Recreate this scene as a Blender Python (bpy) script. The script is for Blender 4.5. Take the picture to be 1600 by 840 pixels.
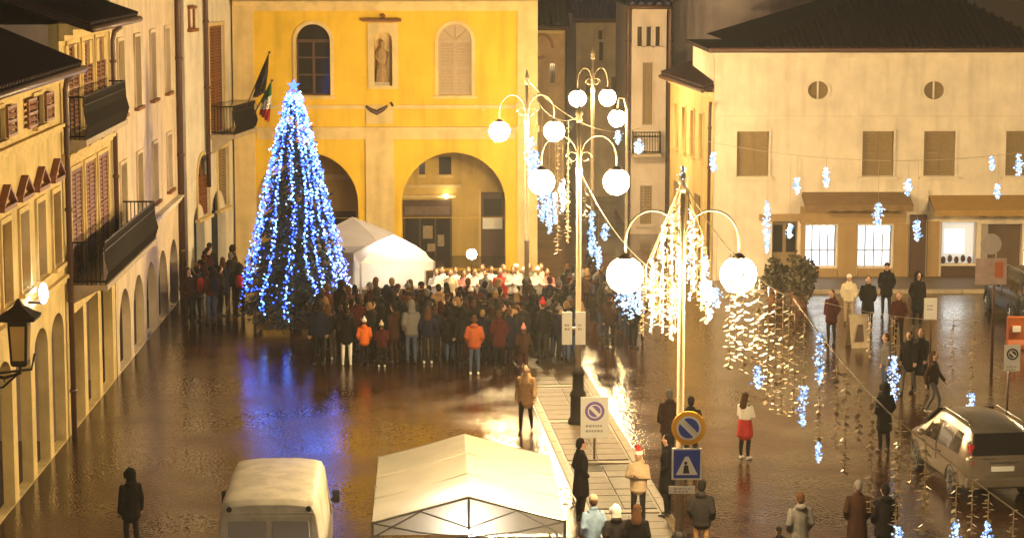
import bpy, bmesh, math, random
from mathutils import Vector, Matrix
random.seed(7)
R = math.radians
for o in list(bpy.data.objects): bpy.data.objects.remove(o)
SC = bpy.context.scene
COL = SC.collection

# ------------------------------------------------------------------ camera
FPX, CAMZ = 3600.0, 12.0                     # focal length in photo pixels (1600 wide), camera height in metres
PITCH = math.atan(500 / FPX)
YAW = math.atan(80 * math.cos(PITCH) / FPX)
cd = bpy.data.cameras.new('camera'); cam = bpy.data.objects.new('camera', cd); COL.objects.link(cam)
cam.location = (0, 0, CAMZ); cam.rotation_euler = (math.pi / 2 - PITCH, 0, -YAW)
cd.sensor_width = 36; cd.lens = 36 * FPX / 1600; cd.clip_end = 3000; cd.clip_start = 0.5
SC.camera = cam

# ------------------------------------------------------------------ night sky, faint moonlight, exposure
W = bpy.data.worlds.new('World'); SC.world = W; W.use_nodes = True
wn = W.node_tree.nodes; wl = W.node_tree.links; wn.clear()
sky = wn.new('ShaderNodeTexSky'); sky.sky_type = 'NISHITA'; sky.sun_disc = False
sky.sun_elevation = R(-0.5); sky.sun_rotation = R(250)
bg = wn.new('ShaderNodeBackground'); bg.inputs['Strength'].default_value = 0.14
wo = wn.new('ShaderNodeOutputWorld'); wl.new(sky.outputs[0], bg.inputs[0]); wl.new(bg.outputs[0], wo.inputs[0])
sd = bpy.data.lights.new('moon', 'SUN'); sd.energy = 0.02; sd.angle = R(2); sd.color = (0.75, 0.8, 1.0)
so = bpy.data.objects.new('moon', sd); so.rotation_euler = (R(50), 0, R(-35)); COL.objects.link(so)
SC.view_settings.view_transform = 'Standard'; SC.view_settings.look = 'None'
SC.view_settings.exposure = 0.0; SC.view_settings.gamma = 1.0; SC.view_settings.use_curve_mapping = False
cy = SC.cycles
cy.max_bounces = 5; cy.diffuse_bounces = 3; cy.glossy_bounces = 3; cy.transmission_bounces = 4
cy.transparent_max_bounces = 6; cy.volume_bounces = 0
cy.sample_clamp_indirect = 4.0; cy.sample_clamp_direct = 0.0
cy.caustics_reflective = False; cy.caustics_refractive = False
cy.use_denoising = True; cy.use_light_tree = True

# ------------------------------------------------------------------ pixel -> place
_f = Vector((math.sin(YAW) * math.cos(PITCH), math.cos(YAW) * math.cos(PITCH), -math.sin(PITCH)))
_r = Vector((math.cos(YAW), -math.sin(YAW), 0))
_u = _r.cross(_f)
CP = Vector((0, 0, CAMZ))
def ray(x, y): return _f + _r * ((x - 800) / FPX) + _u * ((420 - y) / FPX)
def at_y(x, y, Y): d = ray(x, y); return CP + d * (Y / d.y)
def ground(x, y, z=0.0): d = ray(x, y); return CP + d * ((z - CAMZ) / d.z)

# ------------------------------------------------------------------ helpers
class Frame:
    """a wall plane: u along the wall, v up, w out of the wall"""
    def __init__(s, O, U):
        s.O = Vector(O); s.U = Vector(U).normalized(); s.N = s.U.cross(Vector((0, 0, 1)))
    def P(s, u, v, w=0.0): return s.O + s.U * u + Vector((0, 0, v)) + s.N * w
    def px(s, x, y, w=0.0):
        d = ray(x, y); o = s.O + s.N * w
        p = CP + d * ((o - CP).dot(s.N) / d.dot(s.N)); q = p - s.O
        return q.dot(s.U), p.z
    def rect(s, x0, x1, y0, y1):
        """photo rectangle -> u0,u1,v0,v1 (heights read at its middle)"""
        xm = (x0 + x1) / 2
        return s.px(x0, (y0 + y1) / 2)[0], s.px(x1, (y0 + y1) / 2)[0], s.px(xm, y1)[1], s.px(xm, y0)[1]
WORLD = Frame((0, 0, 0), (1, 0, 0))

class MB:
    def __init__(s): s.v = []; s.f = []; s.m = []
    def quad(s, pts, m=0):
        n = len(s.v); s.v += [tuple(p) for p in pts]; s.f.append(tuple(range(n, n + len(pts)))); s.m.append(m)
    def hexa(s, p, m=0):
        n = len(s.v); s.v += [tuple(q) for q in p]
        for f in ((0,3,2,1),(4,5,6,7),(0,1,5,4),(1,2,6,5),(2,3,7,6),(3,0,4,7)):
            s.f.append(tuple(n + i for i in f)); s.m.append(m)
    def box(s, fr, u0, u1, v0, v1, w0, w1, m=0):
        P = fr.P
        s.hexa([P(u0,v0,w1),P(u1,v0,w1),P(u1,v0,w0),P(u0,v0,w0),P(u0,v1,w1),P(u1,v1,w1),P(u1,v1,w0),P(u0,v1,w0)], m); return s
    def bx(s, x0, x1, y0, y1, z0, z1, m=0):
        s.hexa([(x0,y0,z0),(x1,y0,z0),(x1,y1,z0),(x0,y1,z0),(x0,y0,z1),(x1,y0,z1),(x1,y1,z1),(x0,y1,z1)], m); return s
    def rings(s, rings, m=0, cap=True, closed=True):
        n = len(s.v); k = len(rings[0])
        for r in rings: s.v += [tuple(p) for p in r]
        for i in range(len(rings) - 1):
            for j in range(k if closed else k - 1):
                a = n + i * k + j; b = n + i * k + (j + 1) % k
                s.f.append((a, b, b + k, a + k)); s.m.append(m)
        if cap:
            s.f.append(tuple(n + j for j in reversed(range(k)))); s.m.append(m)
            s.f.append(tuple(n + (len(rings) - 1) * k + j for j in range(k))); s.m.append(m)
        return s
    def tube(s, path, rad, sides=8, m=0, cap=True):
        path = [Vector(p) for p in path]; rg = []
        for i, p in enumerate(path):
            t = (path[min(i + 1, len(path) - 1)] - path[max(i - 1, 0)]).normalized()
            ref = Vector((0, 1, 0)) if abs(t.y) < 0.9 else Vector((1, 0, 0))
            a = t.cross(ref).normalized(); b = a.cross(t)
            r = rad[i] if isinstance(rad, (list, tuple)) else rad
            rx, ry = r if isinstance(r, (list, tuple)) else (r, r)
            rg.append([p + a * (rx * math.cos(2*math.pi*j/sides)) + b * (ry * math.sin(2*math.pi*j/sides)) for j in range(sides)])
        return s.rings(rg, m, cap)
    def lathe(s, prof, c=(0,0,0), sides=12, m=0):
        rg = [[(c[0] + r*math.cos(2*math.pi*j/sides), c[1] + r*math.sin(2*math.pi*j/sides), c[2] + z) for j in range(sides)] for r, z in prof]
        return s.rings(rg, m)
    def ball(s, c, r, n=6, k=10, m=0):
        rx, ry, rz = r if isinstance(r, (list, tuple)) else (r, r, r)
        pr = []
        for i in range(n + 1):
            a = math.pi * (0.02 + 0.96 * i / n) - math.pi / 2
            pr.append([(c[0]+rx*math.cos(a)*math.cos(2*math.pi*j/k), c[1]+ry*math.cos(a)*math.sin(2*math.pi*j/k), c[2]+rz*math.sin(a)) for j in range(k)])
        return s.rings(pr, m)
    def octa(s, c, r, m=0):
        n = len(s.v); x, y, z = c
        s.v += [(x+r,y,z),(x-r,y,z),(x,y+r,z),(x,y-r,z),(x,y,z+r),(x,y,z-r)]
        for f in ((0,2,4),(2,1,4),(1,3,4),(3,0,4),(2,0,5),(1,2,5),(3,1,5),(0,3,5)):
            s.f.append(tuple(n+i for i in f)); s.m.append(m)
        return s
    def disc(s, fr, u, v, r, w0, w1, k=24, m=0, rv=None):
        rv = rv or r
        return s.rings([[fr.P(u + r*math.cos(2*math.pi*j/k), v + rv*math.sin(2*math.pi*j/k), w) for j in range(k)] for w in (w0, w1)], m)
    def mesh(s, name, mats, origin=(0,0,0), smooth=False):
        me = bpy.data.meshes.new(name); o = Vector(origin)
        me.from_pydata([tuple(Vector(p) - o) for p in s.v], [], s.f)
        for mt in (mats if isinstance(mats, (list, tuple)) else [mats]): me.materials.append(mt)
        for p, m in zip(me.polygons, s.m): p.material_index = m; p.use_smooth = smooth
        bm = bmesh.new(); bm.from_mesh(me); bmesh.ops.recalc_face_normals(bm, faces=bm.faces[:]); bm.to_mesh(me); bm.free()
        return me
    def build(s, name, mats, parent=None, smooth=False, bevel=0):
        org = Vector((0,0,0)); p = parent
        while p is not None: org = org + Vector(p.location); p = p.parent
        o = bpy.data.objects.new(name, s.mesh(name, mats, org, smooth)); COL.objects.link(o); o.parent = parent
        if bevel:
            b = o.modifiers.new('bevel', 'BEVEL'); b.width = bevel; b.segments = 2; b.limit_method = 'ANGLE'
        return o

def tag(o, label=None, cat=None, group=None, kind=None):
    if label: o['label'] = label
    if cat: o['category'] = cat
    if group: o['group'] = group
    if kind: o['kind'] = kind
    return o
def thing(name, label, cat, loc=(0,0,0), rz=0, group=None):
    o = bpy.data.objects.new(name, None); COL.objects.link(o); o.empty_display_size = 0.2
    o.location = loc; o.rotation_euler = (0, 0, rz)
    return tag(o, label, cat, group)
def copy_tree(o, parent=None):
    c = o.copy(); COL.objects.link(c); c.parent = parent
    for ch in list(o.children): copy_tree(ch, c)
    return c
def local_build(mb, name, mats, parent, smooth=False, bevel=0):
    """mesh given in the parent's own coordinates"""
    o = bpy.data.objects.new(name, mb.mesh(name, mats, (0,0,0), smooth)); COL.objects.link(o); o.parent = parent
    if bevel:
        b = o.modifiers.new('bevel', 'BEVEL'); b.width = bevel; b.segments = 2; b.limit_method = 'ANGLE'
    return o
def evaluated(o, name):
    dg = bpy.context.evaluated_depsgraph_get()
    me = bpy.data.meshes.new_from_object(o.evaluated_get(dg)); me.name = name
    bpy.data.objects.remove(o); return me
def plate(fr, outer, holes, th, name, mat, parent, w=0.0):
    """a wall slab with openings: outline and holes in (u, v); the front face lies at w"""
    cu = bpy.data.curves.new('plate', 'CURVE'); cu.dimensions = '2D'; cu.fill_mode = 'BOTH'; cu.extrude = th / 2
    for pl in [outer] + holes:
        sp = cu.splines.new('POLY'); sp.points.add(len(pl) - 1); sp.use_cyclic_u = True
        for q, (a, b) in zip(sp.points, pl): q.co = (a, b, 0, 1)
    t = bpy.data.objects.new('plate', cu); COL.objects.link(t)
    me = evaluated(t, name); bpy.data.curves.remove(cu)
    org = Vector((0,0,0)); p = parent
    while p is not None: org = org + Vector(p.location); p = p.parent
    for v in me.vertices: v.co = fr.P(v.co.x, v.co.y, w - th/2 + v.co.z) - org
    me.materials.clear(); me.materials.append(mat)
    for p in me.polygons: p.material_index = 0
    o = bpy.data.objects.new(name, me); COL.objects.link(o); o.parent = parent
    return o
def rectpoly(u0, u1, v0, v1): return [(u0,v0),(u1,v0),(u1,v1),(u0,v1)]
def archpoly(u0, u1, v0, vtop, n=18, rise=None):
    r = (u1 - u0) / 2; c = (u0 + u1) / 2; rise = rise or r; sp = vtop - rise
    return [(u0, v0), (u1, v0)] + [(c + r*math.cos(math.pi*i/n), sp + rise*math.sin(math.pi*i/n)) for i in range(n + 1)]

# ------------------------------------------------------------------ materials
MATS = {}
def mat(name, col, rough=0.8, var=0.0, scale=3.0, bump=0.0, bscale=40.0, metal=0.0, emit=None, strength=0.0, stain=0.0, spec=None):
    if name in MATS: return MATS[name]
    m = bpy.data.materials.new(name); m.use_nodes = True; nt = m.node_tree; N = nt.nodes; L = nt.links
    b = N['Principled BSDF']; b.inputs['Base Color'].default_value = (*col, 1); b.inputs['Roughness'].default_value = rough
    b.inputs['Metallic'].default_value = metal
    if spec is not None: b.inputs['Specular IOR Level'].default_value = spec
    if emit: b.inputs['Emission Color'].default_value = (*emit, 1); b.inputs['Emission Strength'].default_value = strength
    if var or bump or stain: tc = N.new('ShaderNodeTexCoord')
    if var or stain:
        geo = N.new('ShaderNodeNewGeometry')
        nz = N.new('ShaderNodeTexNoise'); nz.inputs['Scale'].default_value = scale; nz.inputs['Detail'].default_value = 6; nz.inputs['Roughness'].default_value = 0.65
        L.new(geo.outputs['Position'], nz.inputs['Vector'])
        mr = N.new('ShaderNodeMapRange'); mr.inputs[1].default_value = 0.3; mr.inputs[2].default_value = 0.7
        mr.inputs[3].default_value = 1 - var; mr.inputs[4].default_value = 1 + var * 0.5; L.new(nz.outputs[0], mr.inputs[0])
        mx = N.new('ShaderNodeMix'); mx.data_type = 'RGBA'; mx.blend_type = 'MULTIPLY'; mx.inputs[0].default_value = 1
        mx.inputs[6].default_value = (*col, 1); L.new(mr.outputs[0], mx.inputs[7]); last = mx.outputs[2]
        if stain:   # rain streaks and damp patches with their own shape
            mp = N.new('ShaderNodeMapping'); mp.inputs['Scale'].default_value = (1.6, 1.6, 0.22); L.new(geo.outputs['Position'], mp.inputs[0])
            n2 = N.new('ShaderNodeTexNoise'); n2.inputs['Scale'].default_value = 1.3; n2.inputs['Detail'].default_value = 5; L.new(mp.outputs[0], n2.inputs['Vector'])
            r2 = N.new('ShaderNodeMapRange'); r2.inputs[1].default_value = 0.48; r2.inputs[2].default_value = 0.75; r2.inputs[3].default_value = 1; r2.inputs[4].default_value = 1 - stain
            L.new(n2.outputs[0], r2.inputs[0])
            m2 = N.new('ShaderNodeMix'); m2.data_type = 'RGBA'; m2.blend_type = 'MULTIPLY'; m2.inputs[0].default_value = 1
            L.new(last, m2.inputs[6]); L.new(r2.outputs[0], m2.inputs[7]); last = m2.outputs[2]
        L.new(last, b.inputs['Base Color'])
    if bump:
        n3 = N.new('ShaderNodeTexNoise'); n3.inputs['Scale'].default_value = bscale; n3.inputs['Detail'].default_value = 4
        L.new(tc.outputs['Object'], n3.inputs['Vector'])
        bp = N.new('ShaderNodeBump'); bp.inputs['Strength'].default_value = bump; bp.inputs['Distance'].default_value = 0.02
        L.new(n3.outputs[0], bp.inputs['Height']); L.new(bp.outputs[0], b.inputs['Normal'])
    MATS[name] = m; return m
PL = dict(rough=0.9, scale=1.2, bump=0.3, bscale=25, spec=0.2)
YELLOW = mat('yellow plaster', (0.76,0.49,0.045), var=0.11, stain=0.24, **PL)
CREAM = mat('cream trim plaster', (0.70,0.53,0.25), var=0.18, stain=0.24, **PL)
STRAW = mat('straw plaster', (0.70,0.53,0.24), var=0.22, stain=0.3, **PL)
PEACH = mat('pale peach plaster', (0.70,0.56,0.38), var=0.18, stain=0.26, **PL)
IVORY = mat('ivory plaster', (0.74,0.66,0.52), var=0.16, stain=0.22, **PL)
WHITEP = mat('off white plaster', (0.72,0.62,0.49), var=0.15, stain=0.22, **PL)
MAUVE = mat('grey mauve plaster', (0.50,0.40,0.38), var=0.15, stain=0.2, **PL)
PINKP = mat('pinkish white plaster', (0.62,0.52,0.45), var=0.12, stain=0.2, **PL)
BRICKP = mat('brown old plaster', (0.38,0.22,0.13), var=0.25, stain=0.3, **PL)
OCHRE = mat('ochre plaster', (0.60,0.42,0.13), var=0.18, stain=0.25, **PL)
TANP = mat('tan render', (0.38,0.25,0.12), var=0.15, stain=0.2, **PL)
ROOF = mat('dark roof tile', (0.034,0.018,0.022), 0.85, spec=0.15, var=0.35, scale=9, bump=0.5, bscale=14)
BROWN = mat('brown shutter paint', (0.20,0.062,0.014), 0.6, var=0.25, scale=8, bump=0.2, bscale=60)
DBROWN = mat('dark brown wood', (0.07,0.03,0.014), 0.6, var=0.3, scale=7)
BEIGEW = mat('beige shutter paint', (0.42,0.31,0.19), 0.6, var=0.12, scale=8)
OLIVEW = mat('olive brown shutter paint', (0.25,0.17,0.075), 0.6, var=0.15, scale=8, bump=0.2, bscale=60)
IRON = mat('wrought iron', (0.016,0.010,0.008), 0.6, var=0.2, scale=20, spec=0.2)
PIPE = mat('brown painted downpipe', (0.09,0.04,0.025), 0.45, var=0.2, scale=6)
GALV = mat('galvanised steel', (0.45,0.42,0.38), 0.35, var=0.15, scale=12, metal=0.8)
POSTM = mat('cream painted post', (0.30,0.24,0.16), 0.5, var=0.15, scale=12)
DARKGL = mat('dark window glass', (0.02,0.016,0.014), 0.08)
STONE = mat('pale stone', (0.42,0.33,0.22), 0.7, var=0.2, scale=5, bump=0.3, bscale=30)
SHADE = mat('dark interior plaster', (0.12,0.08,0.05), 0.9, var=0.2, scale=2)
def canvas(name, col, tr=0.45):
    m = bpy.data.materials.new(name); m.use_nodes = True; N = m.node_tree.nodes; L = m.node_tree.links; N.clear()
    o = N.new('ShaderNodeOutputMaterial'); d = N.new('ShaderNodeBsdfDiffuse'); t = N.new('ShaderNodeBsdfTranslucent'); x = N.new('ShaderNodeMixShader')
    g = N.new('ShaderNodeNewGeometry'); nz = N.new('ShaderNodeTexNoise'); nz.inputs['Scale'].default_value = 1.6; nz.inputs['Detail'].default_value = 5; L.new(g.outputs['Position'], nz.inputs['Vector'])
    r = N.new('ShaderNodeValToRGB'); r.color_ramp.elements[0].position = .3; r.color_ramp.elements[1].position = .7
    r.color_ramp.elements[0].color = (*[c*.86 for c in col],1); r.color_ramp.elements[1].color = (*col,1); L.new(nz.outputs[0], r.inputs[0])
    for s in (d, t): L.new(r.outputs[0], s.inputs['Color'])
    x.inputs[0].default_value = tr; L.new(d.outputs[0], x.inputs[1]); L.new(t.outputs[0], x.inputs[2]); L.new(x.outputs[0], o.inputs[0])
    return m
CANVAS = canvas('white tent canvas', (0.82,0.77,0.66))
WHITE = mat('white sign paint', (0.80,0.78,0.74), 0.4, var=0.04, scale=15)
GREYS = mat('bare grey sign back', (0.42,0.36,0.34), 0.45, var=0.12, scale=8)
BLUE = mat('blue sign paint', (0.02,0.05,0.42), 0.4)
PURPLE = mat('violet sign print', (0.20,0.13,0.45), 0.45)
YEL = mat('amber sign rim', (0.85,0.42,0.03), 0.4)
BLACK = mat('black print', (0.02,0.02,0.02), 0.6)
GREYT = mat('grey print', (0.35,0.33,0.33), 0.6)
LAMPC = (1.0, 0.71, 0.33)
LAMP = mat('warm lamp glass', (0.8,0.8,0.8), 0.4, emit=LAMPC, strength=790)
LAMPF = mat('far warm lamp glass', (0.8,0.8,0.8), 0.4, emit=LAMPC, strength=240)
SMALLL = mat('small warm bulb', (0.8,0.8,0.8), 0.4, emit=(1,0.8,0.5), strength=60)
COLDL = mat('cold white bulb', (0.8,0.8,0.8), 0.4, emit=(0.86,0.93,1.0), strength=260)
SHOPL = mat('lit shop window', (0.8,0.8,0.8), 0.4, emit=(0.80,0.92,1.0), strength=1.7)
SHOPD = mat('dim lit shop interior', (0.6,0.6,0.6), 0.6, emit=(0.75,0.85,0.9), strength=0.42)
ICE = mat('ice white led', (0.4,0.55,0.75), 0.3, emit=(0.62,0.82,1.0), strength=1.25)
ICEB = mat('ice blue led', (0.2,0.35,0.7), 0.3, emit=(0.16,0.42,1.0), strength=0.8)
TREEB = mat('blue tree led', (0.2,0.3,0.9), 0.3, emit=(0.010,0.065,1.0), strength=7.5)
TREEW = mat('white blue tree led', (0.6,0.8,0.9), 0.3, emit=(0.22,0.58,1.0), strength=5.5)
TINSEL = mat('clear garland leaf', (0.40,0.30,0.17), 0.4, var=0.1, scale=20)
WIRE = mat('pale cable', (0.45,0.36,0.24), 0.5)
TENTL = mat('tent lamp', (0.9,0.9,0.9), 0.4, emit=(1.0,0.90,0.74), strength=170)
# ------------------------------------------------------------------ ground, walkway, pavement
def ground_material():
    m = bpy.data.materials.new('wet cobbles'); m.use_nodes = True; N = m.node_tree.nodes; L = m.node_tree.links
    b = N['Principled BSDF']; g = N.new('ShaderNodeNewGeometry')
    vo = N.new('ShaderNodeTexVoronoi'); vo.inputs['Scale'].default_value = 7.5; vo.feature = 'F1'; L.new(g.outputs['Position'], vo.inputs['Vector'])
    ve = N.new('ShaderNodeTexVoronoi'); ve.inputs['Scale'].default_value = 7.5; ve.feature = 'DISTANCE_TO_EDGE'; L.new(g.outputs['Position'], ve.inputs['Vector'])
    big = N.new('ShaderNodeTexNoise'); big.inputs['Scale'].default_value = 0.35; big.inputs['Detail'].default_value = 3.5; big.inputs['Roughness'].default_value = 0.55; L.new(g.outputs['Position'], big.inputs['Vector'])
    cr = N.new('ShaderNodeValToRGB'); e = cr.color_ramp.elements
    e[0].color = (0.024,0.009,0.004,1); e[1].color = (0.092,0.038,0.015,1)
    sep = N.new('ShaderNodeSeparateColor'); L.new(vo.outputs['Color'], sep.inputs[0]); L.new(sep.outputs[0], cr.inputs[0])
    jr = N.new('ShaderNodeMapRange'); jr.inputs[1].default_value = 0.0; jr.inputs[2].default_value = 0.13; jr.inputs[3].default_value = 0.22; jr.inputs[4].default_value = 1; L.new(ve.outputs[0], jr.inputs[0])
    mx = N.new('ShaderNodeMix'); mx.data_type = 'RGBA'; mx.blend_type = 'MULTIPLY'; mx.inputs[0].default_value = 1; L.new(cr.outputs[0], mx.inputs[6]); L.new(jr.outputs[0], mx.inputs[7])
    br = N.new('ShaderNodeMapRange'); br.inputs[1].default_value = 0.35; br.inputs[2].default_value = 0.65; br.inputs[3].default_value = 0.75; br.inputs[4].default_value = 1.2; L.new(big.outputs[0], br.inputs[0])
    m2 = N.new('ShaderNodeMix'); m2.data_type = 'RGBA'; m2.blend_type = 'MULTIPLY'; m2.inputs[0].default_value = 1; L.new(mx.outputs[2], m2.inputs[6]); L.new(br.outputs[0], m2.inputs[7])
    L.new(m2.outputs[2], b.inputs['Base Color'])
    rr = N.new('ShaderNodeMapRange'); rr.inputs[1].default_value = 0.38; rr.inputs[2].default_value = 0.64; rr.inputs[3].default_value = 0.06; rr.inputs[4].default_value = 0.24; L.new(big.outputs[0], rr.inputs[0])
    L.new(rr.outputs[0], b.inputs['Roughness'])
    bh = N.new('ShaderNodeMapRange'); bh.inputs[1].default_value = 0; bh.inputs[2].default_value = 0.2; L.new(ve.outputs[0], bh.inputs[0])
    un = N.new('ShaderNodeTexNoise'); un.inputs['Scale'].default_value = 2.2; un.inputs['Detail'].default_value = 3; L.new(g.outputs['Position'], un.inputs['Vector'])
    ad = N.new('ShaderNodeMath'); ad.operation = 'MULTIPLY_ADD'; ad.inputs[1].default_value = 1.2; L.new(un.outputs[0], ad.inputs[0]); L.new(bh.outputs[0], ad.inputs[2])
    bp = N.new('ShaderNodeBump'); bp.inputs['Strength'].default_value = 0.085; bp.inputs['Distance'].default_value = 0.02
    L.new(ad.outputs[0], bp.inputs['Height']); L.new(bp.outputs[0], b.inputs['Normal'])
    return m
GROUND = ground_material()
g = MB(); g.quad([(-400,-60,0),(400,-60,0),(400,900,0),(-400,900,0)])
tag(g.build('ground', GROUND), kind='structure')

PA, PB, PC = Vector((3.95,40.9,0)), Vector((2.95,57.6,0)), Vector((2.1,73.8,0))      # feet of the lamp posts along the walkway
WK = (PC - PA).normalized(); WS = Vector((WK.y, -WK.x, 0))
def wk(a, b, z=0): return PA + WK * a + WS * b + Vector((0,0,z))
WETST = mat('wet trachyte slab', (0.075,0.044,0.02), 0.6, var=0.45, scale=4, bump=0.2, bscale=15)
BAND = mat('wet pale stone band', (0.17,0.11,0.055), 0.55, var=0.25, scale=4, bump=0.2, bscale=15)
w = MB(); w.quad([wk(-8,-1.0,.004), wk(-8,.95,.004), wk(30,.95,.004), wk(30,-1.0,.004)])
walk = tag(w.build('walkway', mat('walkway bedding', (0.05,0.035,0.02), 0.4)), kind='structure')
def slab_mesh(l, wd, h, name, m):
    b = MB(); d = 0.012
    b.rings([[(-l/2,-wd/2,0),(-l/2,wd/2,0),(l/2,wd/2,0),(l/2,-wd/2,0)],
             [(-l/2,-wd/2,h-d),(-l/2,wd/2,h-d),(l/2,wd/2,h-d),(l/2,-wd/2,h-d)],
             [(-l/2+d,-wd/2+d,h),(-l/2+d,wd/2-d,h),(l/2-d,wd/2-d,h),(l/2-d,-wd/2+d,h)]])
    return b.mesh(name, m)
ang = math.atan2(WK.y, WK.x)
sm = slab_mesh(0.58, 0.72, 0.022, 'paving_slab', WETST); bmn = slab_mesh(1.18, 0.17, 0.026, 'border_stone', BAND); cm = slab_mesh(0.2, 1.45, 0.028, 'cross_stone', BAND)
def piece(me, name, a, b, dz=0):
    o = bpy.data.objects.new(name, me); COL.objects.link(o); o.parent = walk
    o.location = wk(a, b, dz); o.rotation_euler = (random.uniform(-.003,.003), random.uniform(-.003,.003), ang)
for i in range(48):
    a = -4 + i * 0.6
    if i % 8 == 3: piece(cm, 'cross_stone', a, -0.03, .001); continue
    for c in (0, 1): piece(sm, 'paving_slab', a + random.uniform(-.01,.01), -0.4 + c*0.74, random.uniform(0,.006))
for i in range(24):
    for b in (-0.88, 0.83): piece(bmn, 'border_stone', -4 + i*1.2, b, random.uniform(.0,.005))

kx0 = 9.6
pv = MB(); pv.bx(kx0, 40, 80, 84, -.2, .12)
pave = tag(pv.build('pavement', mat('pavement concrete', (0.16,0.11,0.07), 0.6, var=0.2, scale=4), bevel=.02), kind='structure')
kb = MB()
for i in range(24):
    o = MB().bx(kx0 + i*1.0 + .006, kx0 + i*1.0 + .994, 79.82, 79.998, -.1, .125).build('kerb_stone', STONE, pave)

# ------------------------------------------------------------------ building helpers
def louvre(mb, fr, u0, u1, v0, v1, w0, w1, m=0):
    """a shutter leaf: stiles, rails and slanting slats"""
    s = 0.06
    mb.box(fr, u0, u0+s, v0, v1, w0, w1, m); mb.box(fr, u1-s, u1, v0, v1, w0, w1, m)
    for v in (v0, (v0+v1)/2 - s/2, v1 - s): mb.box(fr, u0+s, u1-s, v, v+s, w0, w1, m)
    n = max(4, int((v1 - v0) / 0.11)); h = (v1 - v0) / n
    for i in range(n):
        a = v0 + i*h
        mb.hexa([fr.P(u0+s,a+.01,w1-.004),fr.P(u1-s,a+.01,w1-.004),fr.P(u1-s,a+.02,w0+.004),fr.P(u0+s,a+.02,w0+.004),
                 fr.P(u0+s,a+h*.75,w0+.016),fr.P(u1-s,a+h*.75,w0+.016),fr.P(u1-s,a+h*.8,w0+.004),fr.P(u0+s,a+h*.8,w0+.004)], m)
def window(fr, u0, u1, v0, v1, parent, recess=0.12, style='shutter', leaf=BROWN, frame=CREAM, surround=0.14, sill=True, arch=False, base=None):
    """one window of a wall: backing pane with shutters or sashes, surround and sill as its own pieces"""
    g = MB()
    if arch: g.rings([[fr.P(a, b, -recess-.05) for a, b in archpoly(u0-.03,u1+.03,v0-.02,v1+.03)], [fr.P(a, b, -recess) for a, b in archpoly(u0-.03,u1+.03,v0-.02,v1+.03)]])
    else: g.box(fr, u0-.03, u1+.03, v0-.03, v1+.03, -recess-.05, -recess)
    wo = g.build('window', DARKGL if style != 'blind' else leaf, parent)
    um = (u0 + u1) / 2; vt = v1 - ((u1-u0)/2 if arch else 0)
    if style in ('shutter', 'blind'):
        for a, b in ((u0+.02, um-.008), (um+.008, u1-.02)):
            s = MB(); louvre(s, fr, a, b, v0+.02, vt-.02, -recess+.004, -recess+.05); s.build('shutter', leaf, wo)
        if arch:
            s = MB(); s.box(fr, u0+.02, u1-.02, vt-.02, vt+.05, -recess+.003, -recess+.06)
            for k in (-.5, 0, .5): s.tube([fr.P(um, vt, -recess+.03), fr.P(um + math.sin(k*1.6)*(u1-u0)*.45, vt + math.cos(k*1.6)*(u1-u0)*.45, -recess+.03)], .02, 4)
            s.build('fanlight', leaf, wo)
    elif style == 'sash':
        s = MB(); t = 0.055
        s.box(fr, u0, u0+t, v0, vt, -recess+.003, -recess+.06); s.box(fr, u1-t, u1, v0, vt, -recess+.003, -recess+.06)
        s.box(fr, um-t*.8, um+t*.8, v0, vt, -recess+.003, -recess+.07)
        for v in (v0, v0+(vt-v0)*.36, v0+(vt-v0)*.68, vt-t): s.box(fr, u0+t, um-t*.8, v, v+t, -recess+.003, -recess+.05); s.box(fr, um+t*.8, u1-t, v, v+t, -recess+.003, -recess+.05)
        if arch: s.box(fr, u0, u1, vt, vt+.06, -recess+.003, -recess+.075)
        s.build('sash', leaf, wo)
    if surround:
        t = surround
        if arch:
            plate(fr, archpoly(u0-t,u1+t,v0-.02,v1+t), [archpoly(u0,u1,v0-.01,v1)], .06, 'surround', frame, wo, w=.055)
        else:
            plate(fr, rectpoly(u0-t,u1+t,v0-.02,v1+t), [rectpoly(u0,u1,v0-.012,v1)], .06, 'surround', frame, wo, w=.055)
    if sill:
        MB().box(fr, u0-surround-.06, u1+surround+.06, v0-.12, v0-.021, -.05, .14).build('sill', frame if sill is True else sill, wo)
    return wo
def ledge(fr, u0, u1, v, parent, mats=CREAM, prof=((0,.10,.08),(.10,.2,.16),(.2,.26,.22)), name='ledge'):
    m = MB()
    for k, (a, b, w) in enumerate(prof): m.box(fr, u0, u1, v+a, v+b-.0005, -.02, w)
    return m.build(name, mats, parent)
def pipe(fr, u, v0, v1, parent, r=.07, w=.12):
    m = MB(); m.tube([fr.P(u, v0, w), fr.P(u, v1-.4, w), fr.P(u, v1-.15, w+.05), fr.P(u, v1, w+.25)], r, 8)
    for v in [v0 + (v1-v0)*k/4 for k in (.5,1.5,2.5,3.4)]: m.tube([fr.P(u, v, w), fr.P(u, v+.08, w)], r*1.35, 8)
    return m.build('downpipe', PIPE, parent, smooth=True)
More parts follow.
